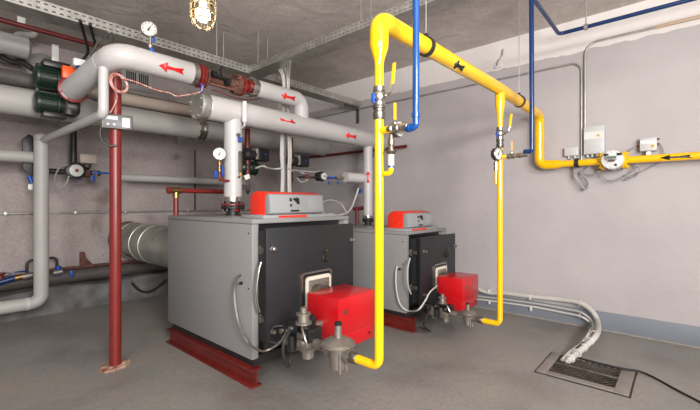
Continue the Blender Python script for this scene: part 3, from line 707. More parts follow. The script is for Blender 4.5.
# small white riser sleeve in front of header near x=245 (air vent)
av = thing('air_vent_tube', at(245, 112, Y=YP-.14), 'short white capped tube standing in front of the header pipe', 'vent tube')
q = at(244.5, 101, Y=YP-.135); q2 = at(244.5, 122, Y=YP-.135)
MB().lathe(q2, Z_, [(0, .022), (q.z-q2.z-.015, .022), (q.z-q2.z-.005, .018), (q.z-q2.z, .008)], 16).build('tube', 'white', av)
MB().tube([q2+V((0, 0, .01)), q2-V((0, 0, .035)), (q2.x, YP-.02, q2.z-.07)], .012, .02, 10).build('pipe', 'insgrey', av)

# fittings on riser 1
gc = at(219.5, 154, Y=YP-.05)
gauge('pressure_gauge', gc, .058, 'white dial pressure gauge on a red siphon beside the nearer riser', 'dial gauges on the heating pipes')
sp = thing('gauge_siphon', gc - V((0, 0, .3)), 'bent red siphon tube with blue tagged cock under the riser gauge', 'gauge siphon')
zb0 = at(222, 180.5, Y=YP-.05).z
MB().tube([(gc.x, gc.y, gc.z-.17), (gc.x, gc.y, zb0), (xr1-.05, YP-.04, zb0)], .012, .045, 12).build('siphon_tube', 'redpipe', sp)
b = MB(); b.lathe((gc.x, gc.y, gc.z-.18), Z_, [(0, .012), (.01, .018), (.04, .018), (.045, .011), (.075, .011), (.08, .016), (.10, .016), (.125, .01)], 12); b.build('cock', 'brass', sp)
MB().box((gc.x+.016, gc.y-.02, gc.z-.20), (gc.x+.036, gc.y+.004, gc.z-.10), .003).build('lever', 'bplastic', sp)
MB().box((gc.x-.055, gc.y-.02, gc.z-.22), (gc.x-.028, gc.y+.004, gc.z-.155), .003).build('tag', 'bplastic', sp)
q = at(238.5, 136, Y=YP-.095)
t = thing('sensor_fitting', q, 'small blue capped brass sensor high on the nearer riser', 'sensor'); MB().lathe(q+V((0, .03, .01)), -Y_, [(0, .018), (.03, .018), (.032, .012), (.05, .012)], 12).build('fitting', 'dsteel', t)
MB().box(q+V((-.012, -.03, -.06)), q+V((.018, -.01, -.01)), .003).build('tag', 'bplastic', t)
q = at(240, 165, Y=YP-.10)
t = thing('thermometer', q, 'slim grey angled thermometer on the right side of the nearer riser', 'thermometer')
MB().box(q+V((-.012, -.012, -.07)), q+V((.02, .012, .13)), .006).build('case', 'dsteel', t); MB().tube([q+V((.0, 0, -.07)), q+V((0, 0, -.11)), q+V((-.03, .08, -.13))], .01, .02, 10).build('stem', 'brass', t)
q = at(247, 178, Y=YP-.08)
t = thing('drain_cock', q, 'white tagged drain cock with black funnel on the nearer riser', 'cock')
MB().cyl(q+V((-.06, .05, .02)), q+V((-.01, 0, .01)), .012, seg=12).build('body', 'brass', t)
MB().obox(q+V((.0, 0, .01)), (.05, 0, .02), (0, .02, 0), (-.015, 0, .04), .003).build('tag', 'white', t)
MB().lathe(q+V((.01, 0, -.16)), Z_, [(0, .004), (.04, .022), (.06, .012), (.13, .012)], 12).build('funnel', 'blkpaint', t)

# dial thermometer on top of the upper pipe
gc = at(149, 29.5, Y=YP)
tg = gauge('thermometer_dial', gc, .062, 'round white dial thermometer standing on top of the upper left pipe', 'dial gauges on the heating pipes', cat='thermometer')
t = tg
b = MB(); b.cyl((gc.x+.01, YP, ZA+RA-.01), (gc.x+.01, YP, gc.z-.055), .012, seg=12); b.lathe((gc.x+.01, YP, ZA+RA+.02), Z_, [(0, .013), (.005, .02), (.03, .02), (.035, .013)], 8); b.build('stem', 'steel', t)
q = at(152.5, 51, Y=YP-.04); MB().obox(q, (.03, 0, -.045), (0, .02, 0), (.02, 0, .014), .004).build('handle', 'bplastic', t)
MB().box((gc.x+.022, YP-.03, gc.z-.10), (gc.x+.04, YP-.01, gc.z-.06), .003).build('tag', 'bplastic', t)

# ---------- red support post with heat meter
xp, yp = 1.052, 3.394
t = thing('support_post', (xp, yp, 0), 'tall red steel post with oval foot plate carrying the upper left pipe', 'support post')
MB().cyl((xp, yp, .012), (xp, yp, ZA-RA+.01), .042, seg=24).build('post', 'redpipe', t)
b = MB(); b.lathe((0, 0, 0), Z_, [(0, .12), (.014, .12), (.018, .112)], 28)
for v in b.bm.verts: v.co = V((v.co.x*.75, v.co.y*1.0, v.co.z))
for v in b.bm.verts: v.co = Matrix.Rotation(-1.15, 3, 'Z') @ v.co + V((xp, yp, .0))
b.lathe((xp-.05, yp-.055, .015), Z_, [(0, .012), (.012, .012)], 6); b.lathe((xp+.05, yp-.03, .015), Z_, [(0, .012), (.012, .012)], 6)
b.build('foot_plate', mat('worn_foot_plate', (188, 160, 140), .6, var=.3, scale=30, rgb2=(110, 60, 50)), t)
A = at(104.5, 114, Y=yp-.07); B_ = at(131, 129, Y=yp-.07)
t = thing('heat_meter', A, 'small grey heat meter with display fixed to the red post', 'meter')
cx, cz = (A.x+B_.x)/2, (A.z+B_.z)/2
f = V((CAM.x-cx, CAM.y-yp, 0)).normalized(); sd = V((-f.y, f.x, 0))
cc = V((cx, yp-.055, cz)); w_ = 27/380*cc.dot(FW)*.98; h_ = 14.5/380*cc.dot(FW)
MB().obox(cc, sd*w_, f*.035, Z_*h_, .008).build('case', 'dsteel', t)
MB().obox(cc+f*.018, sd*w_*.92, f*.006, Z_*h_*.84, .004).build('front', mat('mid_grey_plastic', (98, 97, 102), .45, var=.02), t)
MB().obox(cc+f*.021-sd*w_*.2+Z_*h_*.22, sd*w_*.42, f*.004, Z_*h_*.24).build('display', 'lcd', t)
MB().obox(cc+f*.021+sd*w_*.28-Z_*h_*.04, sd*w_*.26, f*.004, Z_*h_*.66, .004).build('label_panel', 'white', t)
for k in (-.3, -.1): MB().obox(cc+f*.021+sd*w_*k-Z_*h_*.22, sd*w_*.08, f*.004, Z_*h_*.14, .002).build('button', 'white', t)
D0 = cc - sd*w_*.45 - Z_*h_*.4
tag(MB().wire([D0+Z_*.02, D0-Z_*.05-sd*.02, D0-Z_*.12+sd*.0, D0-Z_*.145+sd*.05, D0-Z_*.14+sd*.09], .008).build('meter_cable', 'blkpaint'), 'short dark cable looping under the heat meter', 'cable')
# coil of red and white wire and its run
cq = at(119.5, 83, Y=yp-.12)
b = MB()
for k in range(5):
    b.torus(cq + V((random.uniform(-.008, .008), -.004*k, random.uniform(-.008, .008))), (.35, -1, .15), .068+.006*math.sin(k*2), .005, 26, 6)
b.build('wire_coil', 'copper'); tag(bpy.data.objects['wire_coil'], 'coil of red and white wire hung on the red post', 'wire coil')
w = [at(121, 78, Y=yp-.13), at(133, 81, Y=YP), at(146, 86, Y=YP-.03), at(158, 90.5, Y=YP-.02), at(170, 93, Y=YP), at(176, 96, Y=YP), at(186, 95, Y=YP), at(200, 92, Y=YP-.12), at(203, 86, Y=YP-.13)]
loop(w, .005, 'copper', 'signal_wire', 'red and white wire running from the coil to the header flange')
w = [at(115, 90, Y=yp-.06), at(117, 98, Y=yp-.06), at(114, 106, Y=yp-.06), at(110, 113, Y=yp-.06)]
loop(w, .005, 'copper', 'signal_wire', 'red and white wire from the coil down to the heat meter')
loop([at(212, 90, Y=YP-.13), at(220, 92, Y=YP-.1), at(232, 97, Y=YP-.1), at(250, 100, Y=YP+.05), at(262, 98, Y=YP+.1)], .005, 'redox', 'signal_wire', 'dark red wire drooping between upper pipe and header')
t = tag(MB().box(at(202, 90, Y=YP-.12)-V((.012, .008, .02)), at(202, 85, Y=YP-.12)+V((.012, .008, .01)), .003).build('blue_tag', 'bplastic'), 'small blue tag hanging below the red flange', 'tag')

# ---------- white pipe that drops from the bend and returns to the left corner
xg = .945
t = thing('insulated_pipe', (.92, 4.2, .2), 'light grey insulated pipe running back from the post and down the back left corner', 'heating pipe')
ytop = 3.31; zd = 1.975
MB().tube([(xg, ytop, ZA-RA), (xg, ytop, zd), (.91, 5.17, zd)], .035, .05, 20).build('branch_pipe', 'ins', t)
zlo = at(40, 302, Y=5.2).z
MB().tube([(.90, 5.2, zd-.35+.35), (.90, 5.2, zlo), (-3.5, 5.2, zlo)], .066, .09, 24).build('insulation', 'insgrey', t)
MB().lathe((.90, 5.2, zd-.01), Z_, [(0, .066), (.05, .066), (.075, .05), (.085, .02)], 24).build('elbow_cap', 'insgrey', t)
MB().lathe((.80, 5.2, zlo), -X_, [(0, .0665), (.002, .069), (.03, .069), (.032, .0665)], 24).build('joint_band', 'ins', t)
zl2 = at(0, 155, Y=5.3).z
t = tag(MB().cyl((-3.5, 5.3, zl2), (.92, 5.3, zl2), .062, seg=24).build('heating_pipe', 'insgrey'), 'short level grey insulated pipe entering at the left edge at mid height', 'heating pipe')
t = thing('pipe_bracket', at(29, 155, Y=5.3), 'black bent valve bracket with blue and white tag behind the left corner pipe', 'bracket')
MB().prism([at(22.5, 139, Y=5.36), at(29, 134, Y=5.36), at(36, 138, Y=5.36), at(36, 176, Y=5.36), at(31, 177, Y=5.36), at(23, 168, Y=5.36)], (0, .04, 0), .004).build('plate', 'blkpaint', t)
MB().cyl(at(29, 176, Y=5.36), at(32, 183, Y=5.36), .022, seg=12).build('valve', 'bplastic', t)
MB().box(at(30.5, 189, Y=5.3)-V((.02, 0, .01)), at(30.5, 185, Y=5.3)+V((.02, .01, .01)), .004).build('tag', 'white', t)

# ---------- big pipes along the back wall
YR2 = 4.46
t = thing('return_pipe', (2, 4.46, 2.1), 'thick grey insulated pipe with rounded end behind the header, running to the left edge', 'heating pipe', 'pipes along the back wall')
zP = 2.205; xP1 = at(325, 148, Y=YR2).x
MB().lathe((-3.5, YR2, zP), X_, [(0, .122), (xP1+3.5-.03, .122), (xP1+3.5-.005, .11), (xP1+3.5, .09)], 32).build('insulation', 'insgrey', t)
MB().torus((xP1-.05, YR2, zP), X_, .122, .003, 32, 6).build('end_ring', 'galv', t)
xq = at(199, 131, Y=YR2).x
b = MB(); b.lathe((xq-.04, YR2, zP), X_, [(0, .11), (.001, .14), (.03, .14), (.031, .128), (.055, .128), (.056, .14), (.086, .14), (.087, .11)], 32); bolts(b, (xq, YR2, zP), X_, .132, 10, .009, .11); b.build('flange', 'steel', t)
zT = 2.415
t = thing('return_pipe', (1.5, 4.5, zT), 'thin beige insulated pipe above the thick grey one, behind the red post', 'heating pipe', 'pipes along the back wall')
xj = at(70, 100, Y=4.5).x
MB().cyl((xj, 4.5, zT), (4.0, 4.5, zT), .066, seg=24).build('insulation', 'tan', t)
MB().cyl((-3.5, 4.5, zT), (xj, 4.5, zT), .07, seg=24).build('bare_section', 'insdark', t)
z3 = at(150, 178.5, Y=5.45).z
xv3 = at(118, 175, Y=5.45).x
t = thing('return_pipe', (2, 5.45, z3), 'thin light grey pipe low across the back wall at boiler height', 'heating pipe', 'pipes along the back wall')
MB().cyl((xv3, 5.45, z3), (3.6, 5.45, z3), .05, seg=20).build('insulation', 'insgrey', t)
# dark box channel
A = at(122, 93, Y=5.7)
t = tag(MB().box((A.x-.3, 5.68, A.z-.14), (3.9, YB-.001, A.z+.02), .01).build('cable_duct', 'insdark'), 'dark cable duct on the back wall above the beige pipe', 'cable duct')
tag(MB().box((at(130, 92, Y=5.67).x, 5.665, A.z-.06), (at(160, 97, Y=5.67).x, 5.681, A.z-.045)).build('rail_strip', 'galv'), 'thin pale strip on the dark duct below the vent grille', 'strip')
# vent grille
t = thing('vent_grille', at(137, 80, Y=YB-.01), 'pale slotted vent grille on the back wall under the upper pipe', 'vent grille')
A = at(122, 68, Y=YB-.02); B_ = at(152, 88, Y=YB-.02)
MB().box((A.x, YB-.02, at(137, 90, Y=YB-.02).z), (B_.x, YB-.001, A.z), .004).build('frame', 'insgrey', t)
n = 11
for k in range(n):
    if k == n//2: continue
    x = A.x+.06 + (B_.x-A.x-.12)*k/(n-1)
    MB().box((x-.007, YB-.024, at(137, 85, Y=YB-.02).z), (x+.009, YB-.018, at(137, 73, Y=YB-.02).z)).build('slot', 'black', t)

# ---------- thin red pipes
s = .269; Yr = 4.6; zr_ = H + s*1.3269*Yr
tag(MB().cyl((-3.5, Yr, zr_), (2.6, Yr, zr_), .024, seg=14).build('thin_pipe', 'redox'), 'thin red pipe high at upper left, above the green pumps', 'pipe')
z_ = at(340, 145, Y=4.62).z
a_ = at(362, 151.3, X=4.45)
tag(MB().tube([(at(322, 143, Y=4.62).x, 4.62, z_), (XR-.07, 4.62, z_)], .022, None, 12).build('thin_pipe', 'redox'), 'upper dark red pipe sloping behind the header toward the smaller riser', 'pipe')
z_ = at(330, 155, X=4.53).z
tag(MB().tube([(4.53, 2.9, z_), (4.53, 5.7, z_)], .022, None, 12).build('thin_pipe', 'redox'), 'lower dark red pipe along the right wall behind the smaller riser', 'pipe')

# ---------- red pipe with brass tee behind the nearer boiler
Yt = 3.85; z_ = at(176, 190.5, Y=Yt).z
t = thing('safety_pipe', (at(176, 200, Y=Yt).x, Yt, 1.0), 'red pipe with brass tee rising behind the rear left of the nearer boiler', 'pipe')
xa_, xb_, xc_ = at(168, 190, Y=Yt).x, at(176, 190, Y=Yt).x, at(236, 190, Y=Yt).x
MB().cyl((xa_, Yt, z_), (xc_, Yt, z_), .024, seg=16).build('pipe', 'redpipe', t)
MB().cyl((xb_, Yt, 0.0), (xb_, Yt, z_), .025, seg=16).build('pipe', 'redpipe', t)
b = MB(); b.cyl((xb_-.05, Yt, z_), (xb_+.05, Yt, z_), .033); b.lathe((xb_, Yt, z_-.075), Z_, [(0, .034), (.02, .034), (.022, .03), (.07, .03)], 14); b.build('tee', 'brass', t)
MB().lathe((xa_-.01, Yt, z_), X_, [(0, .02), (.004, .034), (.03, .034)], 16).build('cap', 'redpipe', t)

# ---------- flue duct
p0, p1 = V((at(128, 238, Y=YB-.06).x, YB-.05, .80)), V((2.04, 3.62, .76))
t = thing('flue_duct', p0, 'large galvanised round flue duct running from the back wall to the nearer boiler', 'flue duct')
dr = (p1-p0); Lf = dr.length; dn = dr.normalized()
MB().lathe(p0, dn, [(0, .222), (Lf*.30, .222), (Lf*.30+.001, .24), (Lf, .24)], 40).build('duct', 'duct', t)
for k in (.12, .30, .42): MB().torus(p0+dn*Lf*k, dn, .240, .008, 40, 8).build('joint_ring', 'galv', t)
MB().lathe(p0-dn*.0, dn, [(0, .245), (.03, .245)], 36).build('wall_collar', 'rust', t)

# ---------- conduit and low pipes on the back wall
zc_ = at(100, 212.3, Y=YB-.02).z
t = thing('conduit', (1, YB-.02, zc_), 'thin grey conduit running level along the back wall', 'conduit')
MB().cyl((-3.5, YB-.02, zc_), (4.5, YB-.02, zc_), .013, seg=10).build('tube', 'galv', t)
for px in (6, 76, 126, 188): 
    x = at(px, 212, Y=YB-.02).x; MB().box((x-.02, YB-.037, zc_-.022), (x+.02, YB-.001, zc_+.022), .004).build('clip', 'galv', t)
tag(MB().box((at(195, 130, Y=YB-.01).x-.006, YB-.02, zc_), (at(195, 130, Y=YB-.01).x+.006, YB-.001, 2.15)).build('drop_wire', 'blkpaint'), 'thin dark vertical wire on the back wall left of the nearer riser', 'wire')
Yd = YB - .14; zd0 = .37
pA = at(0, 291, Y=Yd); pB = at(166, 259, Y=Yd)
t = thing('floor_pipe', (1, Yd, pA.z), 'thick dark lagged pipe lying low along the back wall ledge', 'pipe')
zz = (pA.z + pB.z)/2
MB().cyl((-3.5, Yd, zz), (3.9, Yd, zz), .088, seg=24).build('lagging', 'insdark', t)
t2 = tag(MB().cyl((at(40, 280, Y=Yd-.08).x, Yd-.09, zz+.11), (3.0, Yd-.09, zz+.11), .018, seg=12).build('thin_pipe', 'rust'), 'thin rusty pipe lying above the dark lagged pipe', 'pipe')
# hydrant-like cocks on the low pipe
wc = thing('water_valve_set', at(37, 275, Y=Yd-.12), 'dark pipe loop with blue handled water cocks at the foot of the corner pipe', 'water valves')
Yw = Yd - .12
MB().tube([at(27, 280, Y=Yw), at(27, 261, Y=Yw), at(57, 257, Y=Yw), at(57, 275, Y=Yw)], .015, .05, 12).build('pipe_loop', 'blkpaint', wc)
MB().box(at(27, 271, Y=Yw)-V((.17, .02, .006)), at(27, 271, Y=Yw)+V((-.0, .0, .01)), .004).build('handle', 'navy', wc)
MB().cyl(at(58, 275, Y=Yw), at(58, 266, Y=Yw), .03, seg=12).build('cock', 'bplastic', wc)
MB().cyl(at(22, 277, Y=Yw), at(32, 275, Y=Yw), .04, seg=12).build('union', 'alu', wc)
MB().cyl(at(53, 273, Y=Yw), at(62, 271.5, Y=Yw), .038, seg=12).build('union', 'alu', wc)
t = thing('ball_valve', at(8, 281, Y=Yw), 'blue painted valve with brass end at the low left edge', 'valve')
MB().cyl(at(-8, 284.5, Y=Yw), at(15, 278, Y=Yw), .035, seg=14).build('body', 'navy', t)
MB().cyl(at(14, 278.5, Y=Yw), at(22, 276.5, Y=Yw), .035, seg=12).build('end', 'brass', t)
MB().lathe(at(1, 281, Y=Yw), Z_, [(0, .02), (.06, .02), (.08, .045), (.09, .045)], 12).build('handwheel', 'redox', t)
q = at(72, 273, Y=Yw); tag(MB().box(q-V((.02, .01, .045)), q+V((.02, .01, .03)), .005).build('blue_tag', 'bplastic'), 'blue and white tag on the low rusty pipe', 'tag')
# torn plaster bracket
q = at(82, 262, Y=YB-.02)
t = tag(MB().prism([at(80, 252, Y=YB-.03), at(85, 252, Y=YB-.03), at(86, 258, Y=YB-.03), at(94, 265, Y=YB-.03), at(93, 268, Y=YB-.03), at(80, 268, Y=YB-.03)], (0, .028, 0), .004).build('pipe_bracket', 'rust'), 'rusty bracket on the back wall above the low pipe', 'bracket')
cable('black_cable', [at(132, 283, Y=YB-.36), at(139, 290, Y=YB-.36), at(148, 292, Y=YB-.36), at(158, 287, Y=YB-.36), at(166, 280, Y=YB-.36)], .014, 'rubber', 'thick black cable sagging in front of the ledge left of the nearer boiler')

# ---------- wall pump / mixing valve left of the post
Yq = 5.45
zm_ = at(74, 171, Y=Yq)
t = thing('circulator_valve', zm_, 'small black circulator with round pale dial on the back wall left of the post', 'valve')
MB().cyl(at(46, 171, Y=Yq), at(100, 173.5, Y=Yq), .032, seg=14).build('pipe', 'blkpaint', t)
MB().lathe(zm_+V((0, .02, 0)), -Y_, [(0, .09), (.05, .1), (.10, .1), (.11, .08)], 24).build('body', 'blkpaint', t)
MB().lathe(zm_+V((0, -.09, 0)), -Y_, [(0, .07), (.02, .07), (.024, .05)], 24).build('dial', 'dial', t)
MB().lathe(zm_+V((0, -.114, 0)), -Y_, [(0, .02), (.006, .02), (.008, .01)], 12).build('knob', 'redpipe', t)
MB().cyl(at(83, 173, Y=Yq), at(89, 173, Y=Yq), .05, seg=8).build('union', 'rust', t)
MB().cyl(at(91, 173, Y=Yq), at(97, 173.5, Y=Yq), .036, seg=8).build('union', 'steel', t)
q = at(101.5, 173, Y=Yq-.07); MB().box(q-V((.1, .008, .012)), q+V((.1, .008, .012)), .004).build('lever', 'bplastic', t)
q = at(93, 178, Y=Yq-.05); MB().box(q-V((.02, .008, .04)), q+V((.02, .008, .03)), .004).build('tag', 'bplastic', t)
q = at(79, 177.5, Y=Yq-.05); MB().box(q-V((.015, .008, .03)), q+V((.015, .008, .03)), .004).build('tag', 'bplastic', t)
tag(MB().cyl(at(73.5, 166, Y=Yq+.05), at(73.5, 128, Y=Yq+.05)+V((0, 0, .25)), .034, seg=14).build('vertical_pipe', 'blkpaint'), 'dark vertical pipe rising from the pale dialled circulator', 'pipe')
t = thing('actuator_box', at(87, 159, Y=Yq), 'small beige actuator box with two cables, left of the post', 'electrical box')
q = at(87.5, 159, Y=Yq-.03); MB().box(q-V((.085, .04, .055)), q+V((.085, .04, .055)), .01).build('case', 'tan', t)
for dx, ex in ((-.03, 79), (.03, 83)):
    MB().wire([q+V((dx, 0, -.05)), q+V((dx-.01, 0, -.11)), at(ex+1, 167.5, Y=Yq-.03), at(ex-3, 168, Y=Yq-.03)], .012).build('cable', 'rubber', t)
cable('cable_loop', [at(68, 165, Y=Yq-.12), at(60, 167, Y=Yq-.12), at(55, 177, Y=Yq-.12), at(55, 186, Y=Yq-.12), at(60, 189, Y=Yq-.12), at(66, 184, Y=Yq-.12), at(69, 176, Y=Yq-.12)], .009, 'cablegrey', 'pale cable loop left of the pale dialled circulator')

# ---------- green twin pump
Yg = 4.16
def motor(px0, px1, py, r, lab):
    a = at(px0, py-1, Y=Yg); z = at((px0+px1)/2, py, Y=Yg).z; x1 = at(px1, py, Y=Yg).x
    t = thing('circulation_pump', (x1, Yg, z-r), lab, 'pump', 'green circulation pumps')
    b = MB(); L = x1-a.x
    b.lathe((a.x, Yg, z), X_, [(0, r*.75), (.012, r*.95), (.03, r), (.035, r*.86), (L*.6, r*.86), (L*.62, r), (L*.7, r), (L*.72, r*.75), (L, r*.7)], 28)
    for k in range(20):
        an = 2*PI*k/20; e = V((0, math.cos(an), math.sin(an))); b.obox(V((a.x+L*.33, Yg, z))+e*r*.92, X_*L*.5, e*r*.18, X_.cross(e)*.006)
    b.build('motor', 'green', t)
    MB().lathe((x1-.02, Yg, z), X_, [(0, r*.9), (.03, r*1.0), (.07, r*1.0), (.10, r*.7)], 28).build('pump_head', 'blkpaint', t)
    return t, a.x, x1, z
p1_, ax, x1_, zz1 = motor(33.5, 68, 78.5, .096, 'upper green circulation pump with black terminal box, at upper left')
MB().box((ax+.05, Yg-.09, zz1+.08), (x1_+.0, Yg+.05, zz1+.14), .012).build('terminal_box', 'black', p1_)
MB().box((ax+.02, Yg+.02, at(40, 112, Y=Yg).z), (ax+.045, Yg+.05, zz1+.12), .004).build('back_plate', 'black', p1_)
p2_, ax, x1_, zz2 = motor(34, 68, 104, .092, 'lower green circulation pump beneath the red flange')
MB().box((ax+.05, Yg-.06, zz2-.125), (x1_-.02, Yg+.05, zz2-.075), .012).build('terminal_box', 'black', p2_)
t = thing('pump_flange', (XE, YE, ZE-.1), 'dark red flange ring at the end of the bent white pipe', 'flange')
b = MB(); b.lathe((XE, YE-.01, ZE), Y_, flange_prof(.112, .04), 32); bolts(b, (XE, YE+.01, ZE), Y_, .098, 8, .008, .06); b.build('ring', 'redpipe', t)
MB().tube([(XE, YE, ZE), (XE, YE+.14, ZE), (XE, YE+.14, zz2-.08)], .06, .05, 20).build('pump_body', 'blkpaint', t)
q = at(69.5, 73, Y=4.0); tag(MB().box(q-V((.055, .03, .055)), q+V((.045, .03, .05)), .008).build('actuator', 'orange'), 'small orange block between green pump and white pipe', 'actuator')
q = at(79, 64, Y=3.85); t = thing('immersion_sensor', q, 'small white sensor head on a blue cap behind the bent pipe', 'sensor')
MB().box(q-V((.045, .03, .025)), q+V((.045, .03, .04)), .012).build('head', 'white', t); MB().cyl(q-V((-.02, 0, .09)), q-V((-.02, 0, .02)), .045, seg=16).build('cap', 'navy', t)
MB().box(at(83, 79.5, Y=3.9)-V((.006, .008, .03)), at(83, 79.5, Y=3.9)+V((.006, .008, .03))).build('blue_strip', 'bplastic', t)
cable('black_cable', [at(80, 20, Y=3.7), at(84, 34, Y=3.9), at(88, 52, Y=4.1), at(80, 62, Y=4.2)], .012, 'rubber', 'left black cable hanging from the cable tray to the pumps', group='black cables from the tray to the pumps')
cable('black_cable', [at(90, 24, Y=3.7), at(93, 36, Y=3.9), at(95, 46, Y=4.1), at(90, 60, Y=4.3)], .012, 'rubber', 'right black cable hanging from the cable tray to the pumps', group='black cables from the tray to the pumps')
for k, (a, c) in enumerate((((100, 32), (90, 56)), ((104, 33), (96, 52)), ((109, 36), (100, 52)), ((114, 37), (105, 50)))):
    cable('grey_cable', [at(a[0], a[1]-4, Y=3.78), at(a[0]+1, a[1]+3, Y=3.9), at(c[0]+3, c[1]-5, Y=4.1), at(c[0], c[1], Y=4.2), at(c[0]-9, c[1]+5, Y=4.2)], .008, 'galv', 'thin grey cables fanning down from the tray to the pumps', group='thin grey cables from the tray to the pumps')

# ---------- clutter top left: old pipe stubs
t = thing('old_pipe', at(5, 14, Y=5.2), 'thick grey pipe crossing the upper left corner behind the thin red one', 'pipe')
a = at(-30, 7, Y=5.2); MB().lathe((-3.5, 5.2, 2.93), X_, [(0, .11), (at(31, 20, Y=5.2).x+3.5-.03, .11), (at(31, 20, Y=5.2).x+3.5, .06)], 28).build('pipe', 'insgrey', t)
q = at(21, 20, Y=5.08); MB().box(q-V((.03, .008, .03)), q+V((.035, .008, .03)), .003).build('tag', 'white', t)
t = thing('pipe_stub', at(34, 25, Y=5.6), 'pale vertical pipe stub crossing the thin red pipe at upper left', 'pipe')
MB().tube([at(34, 18, Y=5.6), at(35, 36, Y=5.6), at(16, 34, Y=5.6), at(17, 54, Y=5.6)], .035, .05, 14).build('pipe', 'insgrey', t)
t = thing('wall_sleeve', at(44, 58, Y=5.75), 'wide grey pipe elbow coming from the back wall above the green pumps', 'pipe')
MB().tube([at(44, 66, Y=5.55)+V((0, .34, 0)), at(44, 66, Y=5.55), at(44, 66, Y=5.55)-V((0, 0, .55))], .16, .1, 28).build('elbow', 'insgrey', t)
tag(MB().cyl(at(9, 38, Y=5.7), at(9, 62, Y=5.7), .075, seg=20).build('pipe_stub', 'insgrey'), 'thick grey vertical stub at the upper left edge', 'pipe')
cable('hose', [at(0, 52, Y=5.4), at(4, 58, Y=5.4), at(14, 62, Y=5.4), at(22, 62, Y=5.4), at(33, 69, Y=5.4), at(40, 72, Y=5.3)], .03, 'rubber', 'thick dark hose leading to the upper green pump')
cable('hose', [at(3, 40, Y=5.6), at(2, 52, Y=5.5), at(4, 60, Y=5.5)], .025, 'redox', 'dark red hose at the upper left edge', 'cable')
q = at(55, 52, Y=4.9); tag(MB().box((q.x-.03, 4.88, at(55, 62, Y=4.9).z), (q.x+.03, 4.92, at(55, 45, Y=4.9).z), .006).build('white_bar', 'white'), 'short white upright bar behind the upper green pump', 'bar')
Yk = YB-.012
tag(MB().tube([at(0, 119, Y=Yk), at(50, 126, Y=Yk), at(58, 127, Y=Yk), at(60, 121, Y=Yk)], .010, .05, 8).build('thin_conduit', 'galv'), 'thin conduit on the back wall under the lower green pump', 'conduit')
Yk = YB-.032
tag(MB().prism([at(177, 137, Y=Yk), at(196, 134, Y=Yk), at(196, 136, Y=Yk), at(181, 140, Y=Yk), at(181, 144, Y=Yk), at(178, 144, Y=Yk)], (0, .031, 0)).build('pipe_bracket', 'galv'), 'small grey bracket under the thick back pipe', 'bracket')

# ---------- equipment between and behind the risers
def small_pump(px, py, lab, Y=3.7, gm=True):
    q = at(px, py, Y=Y); t = thing('small_pump', q-V((0, 0, .15)), lab, 'pump', 'small black pumps behind the header')
    MB().box(q-V((.055, .06, .075)), q+V((.095, .06, .075)), .014).build('control_box', 'black', t)
    MB().box(q-V((.085, .05, .06)), q-V((.05, -.05, -.065)), .005).build('heat_sink', 'galv', t)
    MB().lathe(q+V((-.22, 0, -.01)), X_, [(0, .05), (.03, .075), (.07, .075), (.08, .055), (.14, .055)], 20).build('pump_head', 'blkpaint', t)
    MB().box(q+V((.02, -.065, -.005)), q+V((.045, -.06, .012))).build('label', 'bplastic', t)
    MB().cyl(q+V((-.17, 0, -.28)), q+V((-.17, 0, .28)), .03, seg=14).build('pipe', 'redox', t)
    return t, q
sp1, q1 = small_pump(260, 155, 'left of two small black box pumps, between the nearer riser and the white cables')
sp2, q2 = small_pump(301, 161, 'right of two small black box pumps, right of the white cables')
t = thing('green_motor', q1, 'dark green finned motor just right of the nearer riser', 'motor')
q = at(249, 168, Y=3.75); b = MB(); b.lathe((q.x-.12, q.y, q.z), X_, [(0, .06), (.02, .075), (.20, .075), (.22, .06)], 24)
for k in range(4): b.torus((q.x-.07+.05*k, q.y, q.z), X_, .077, .006, 24, 6)
b.build('housing', 'green', t)
for px, z_ in ((268, 165), (312, 168)):
    pass
Yv = 3.34
t = thing('mixing_valve', at(320, 177, Y=Yv), 'round white dial on a black valve, right of the small pumps', 'valve')
q = at(320.5, 176.5, Y=Yv)
MB().lathe(q+V((0, .05, 0)), -Y_, [(0, .055), (.08, .06), (.10, .05)], 24).build('body', 'blkpaint', t)
MB().lathe(q+V((0, -.05, 0)), -Y_, [(0, .042), (.02, .042), (.024, .03)], 24).build('dial', 'dial', t)
MB().lathe(q+V((0, -.074, 0)), -Y_, [(0, .012), (.006, .012)], 12).build('knob', 'brass', t)
MB().cyl(at(299, 177, Y=Yv), at(344, 178.3, Y=Yv), .013, seg=12).build('pipe', 'blkpaint', t)
MB().cyl(at(304, 176, Y=Yv), at(309, 177, Y=Yv), .024, seg=8).build('union', 'rust', t)
MB().cyl(at(336, 178, Y=Yv), at(344, 178, Y=Yv), .022, seg=8).build('union', 'steel', t)
q = at(332, 177.5, Y=Yv-.04); MB().box(q-V((.06, .006, .012)), q+V((.06, .006, .012)), .003).build('lever', 'bplastic', t)
for px, py in ((329, 183), (338, 183)):
    q = at(px, py, Y=Yv-.03); MB().box(q-V((.014, .006, .02)), q+V((.014, .006, .02)), .003).build('tag', 'bplastic', t)
zi = at(353, 178, Y=Yv).z
tag(MB().cyl((at(343.5, 178, Y=Yv).x, Yv-.03, zi), (at(364.5, 178, Y=YP+.05).x, YP+.06, zi), .066, seg=24).build('heating_pipe', 'ins'), 'short white insulated branch left of the smaller riser', 'heating pipe')
q = at(372.5, 155, Y=YP-.05); tag(MB().box(q-V((.012, .01, .04)), q+V((.014, .01, .04)), .003).build('blue_tag', 'bplastic'), 'blue tag on the right of the smaller riser, topmost', 'tag')
q = at(361.5, 191, Y=YP-.07); t = thing('temperature_sensor', q, 'black sensor with blue cap low on the left of the smaller riser', 'sensor')
MB().cyl(q-V((.05, 0, 0)), q+V((.06, .05, 0)), .018, seg=12).build('body', 'blkpaint', t); MB().box(q+V((-.04, -.02, -.03)), q+V((-.01, .02, .03)), .004).build('cap', 'bplastic', t)
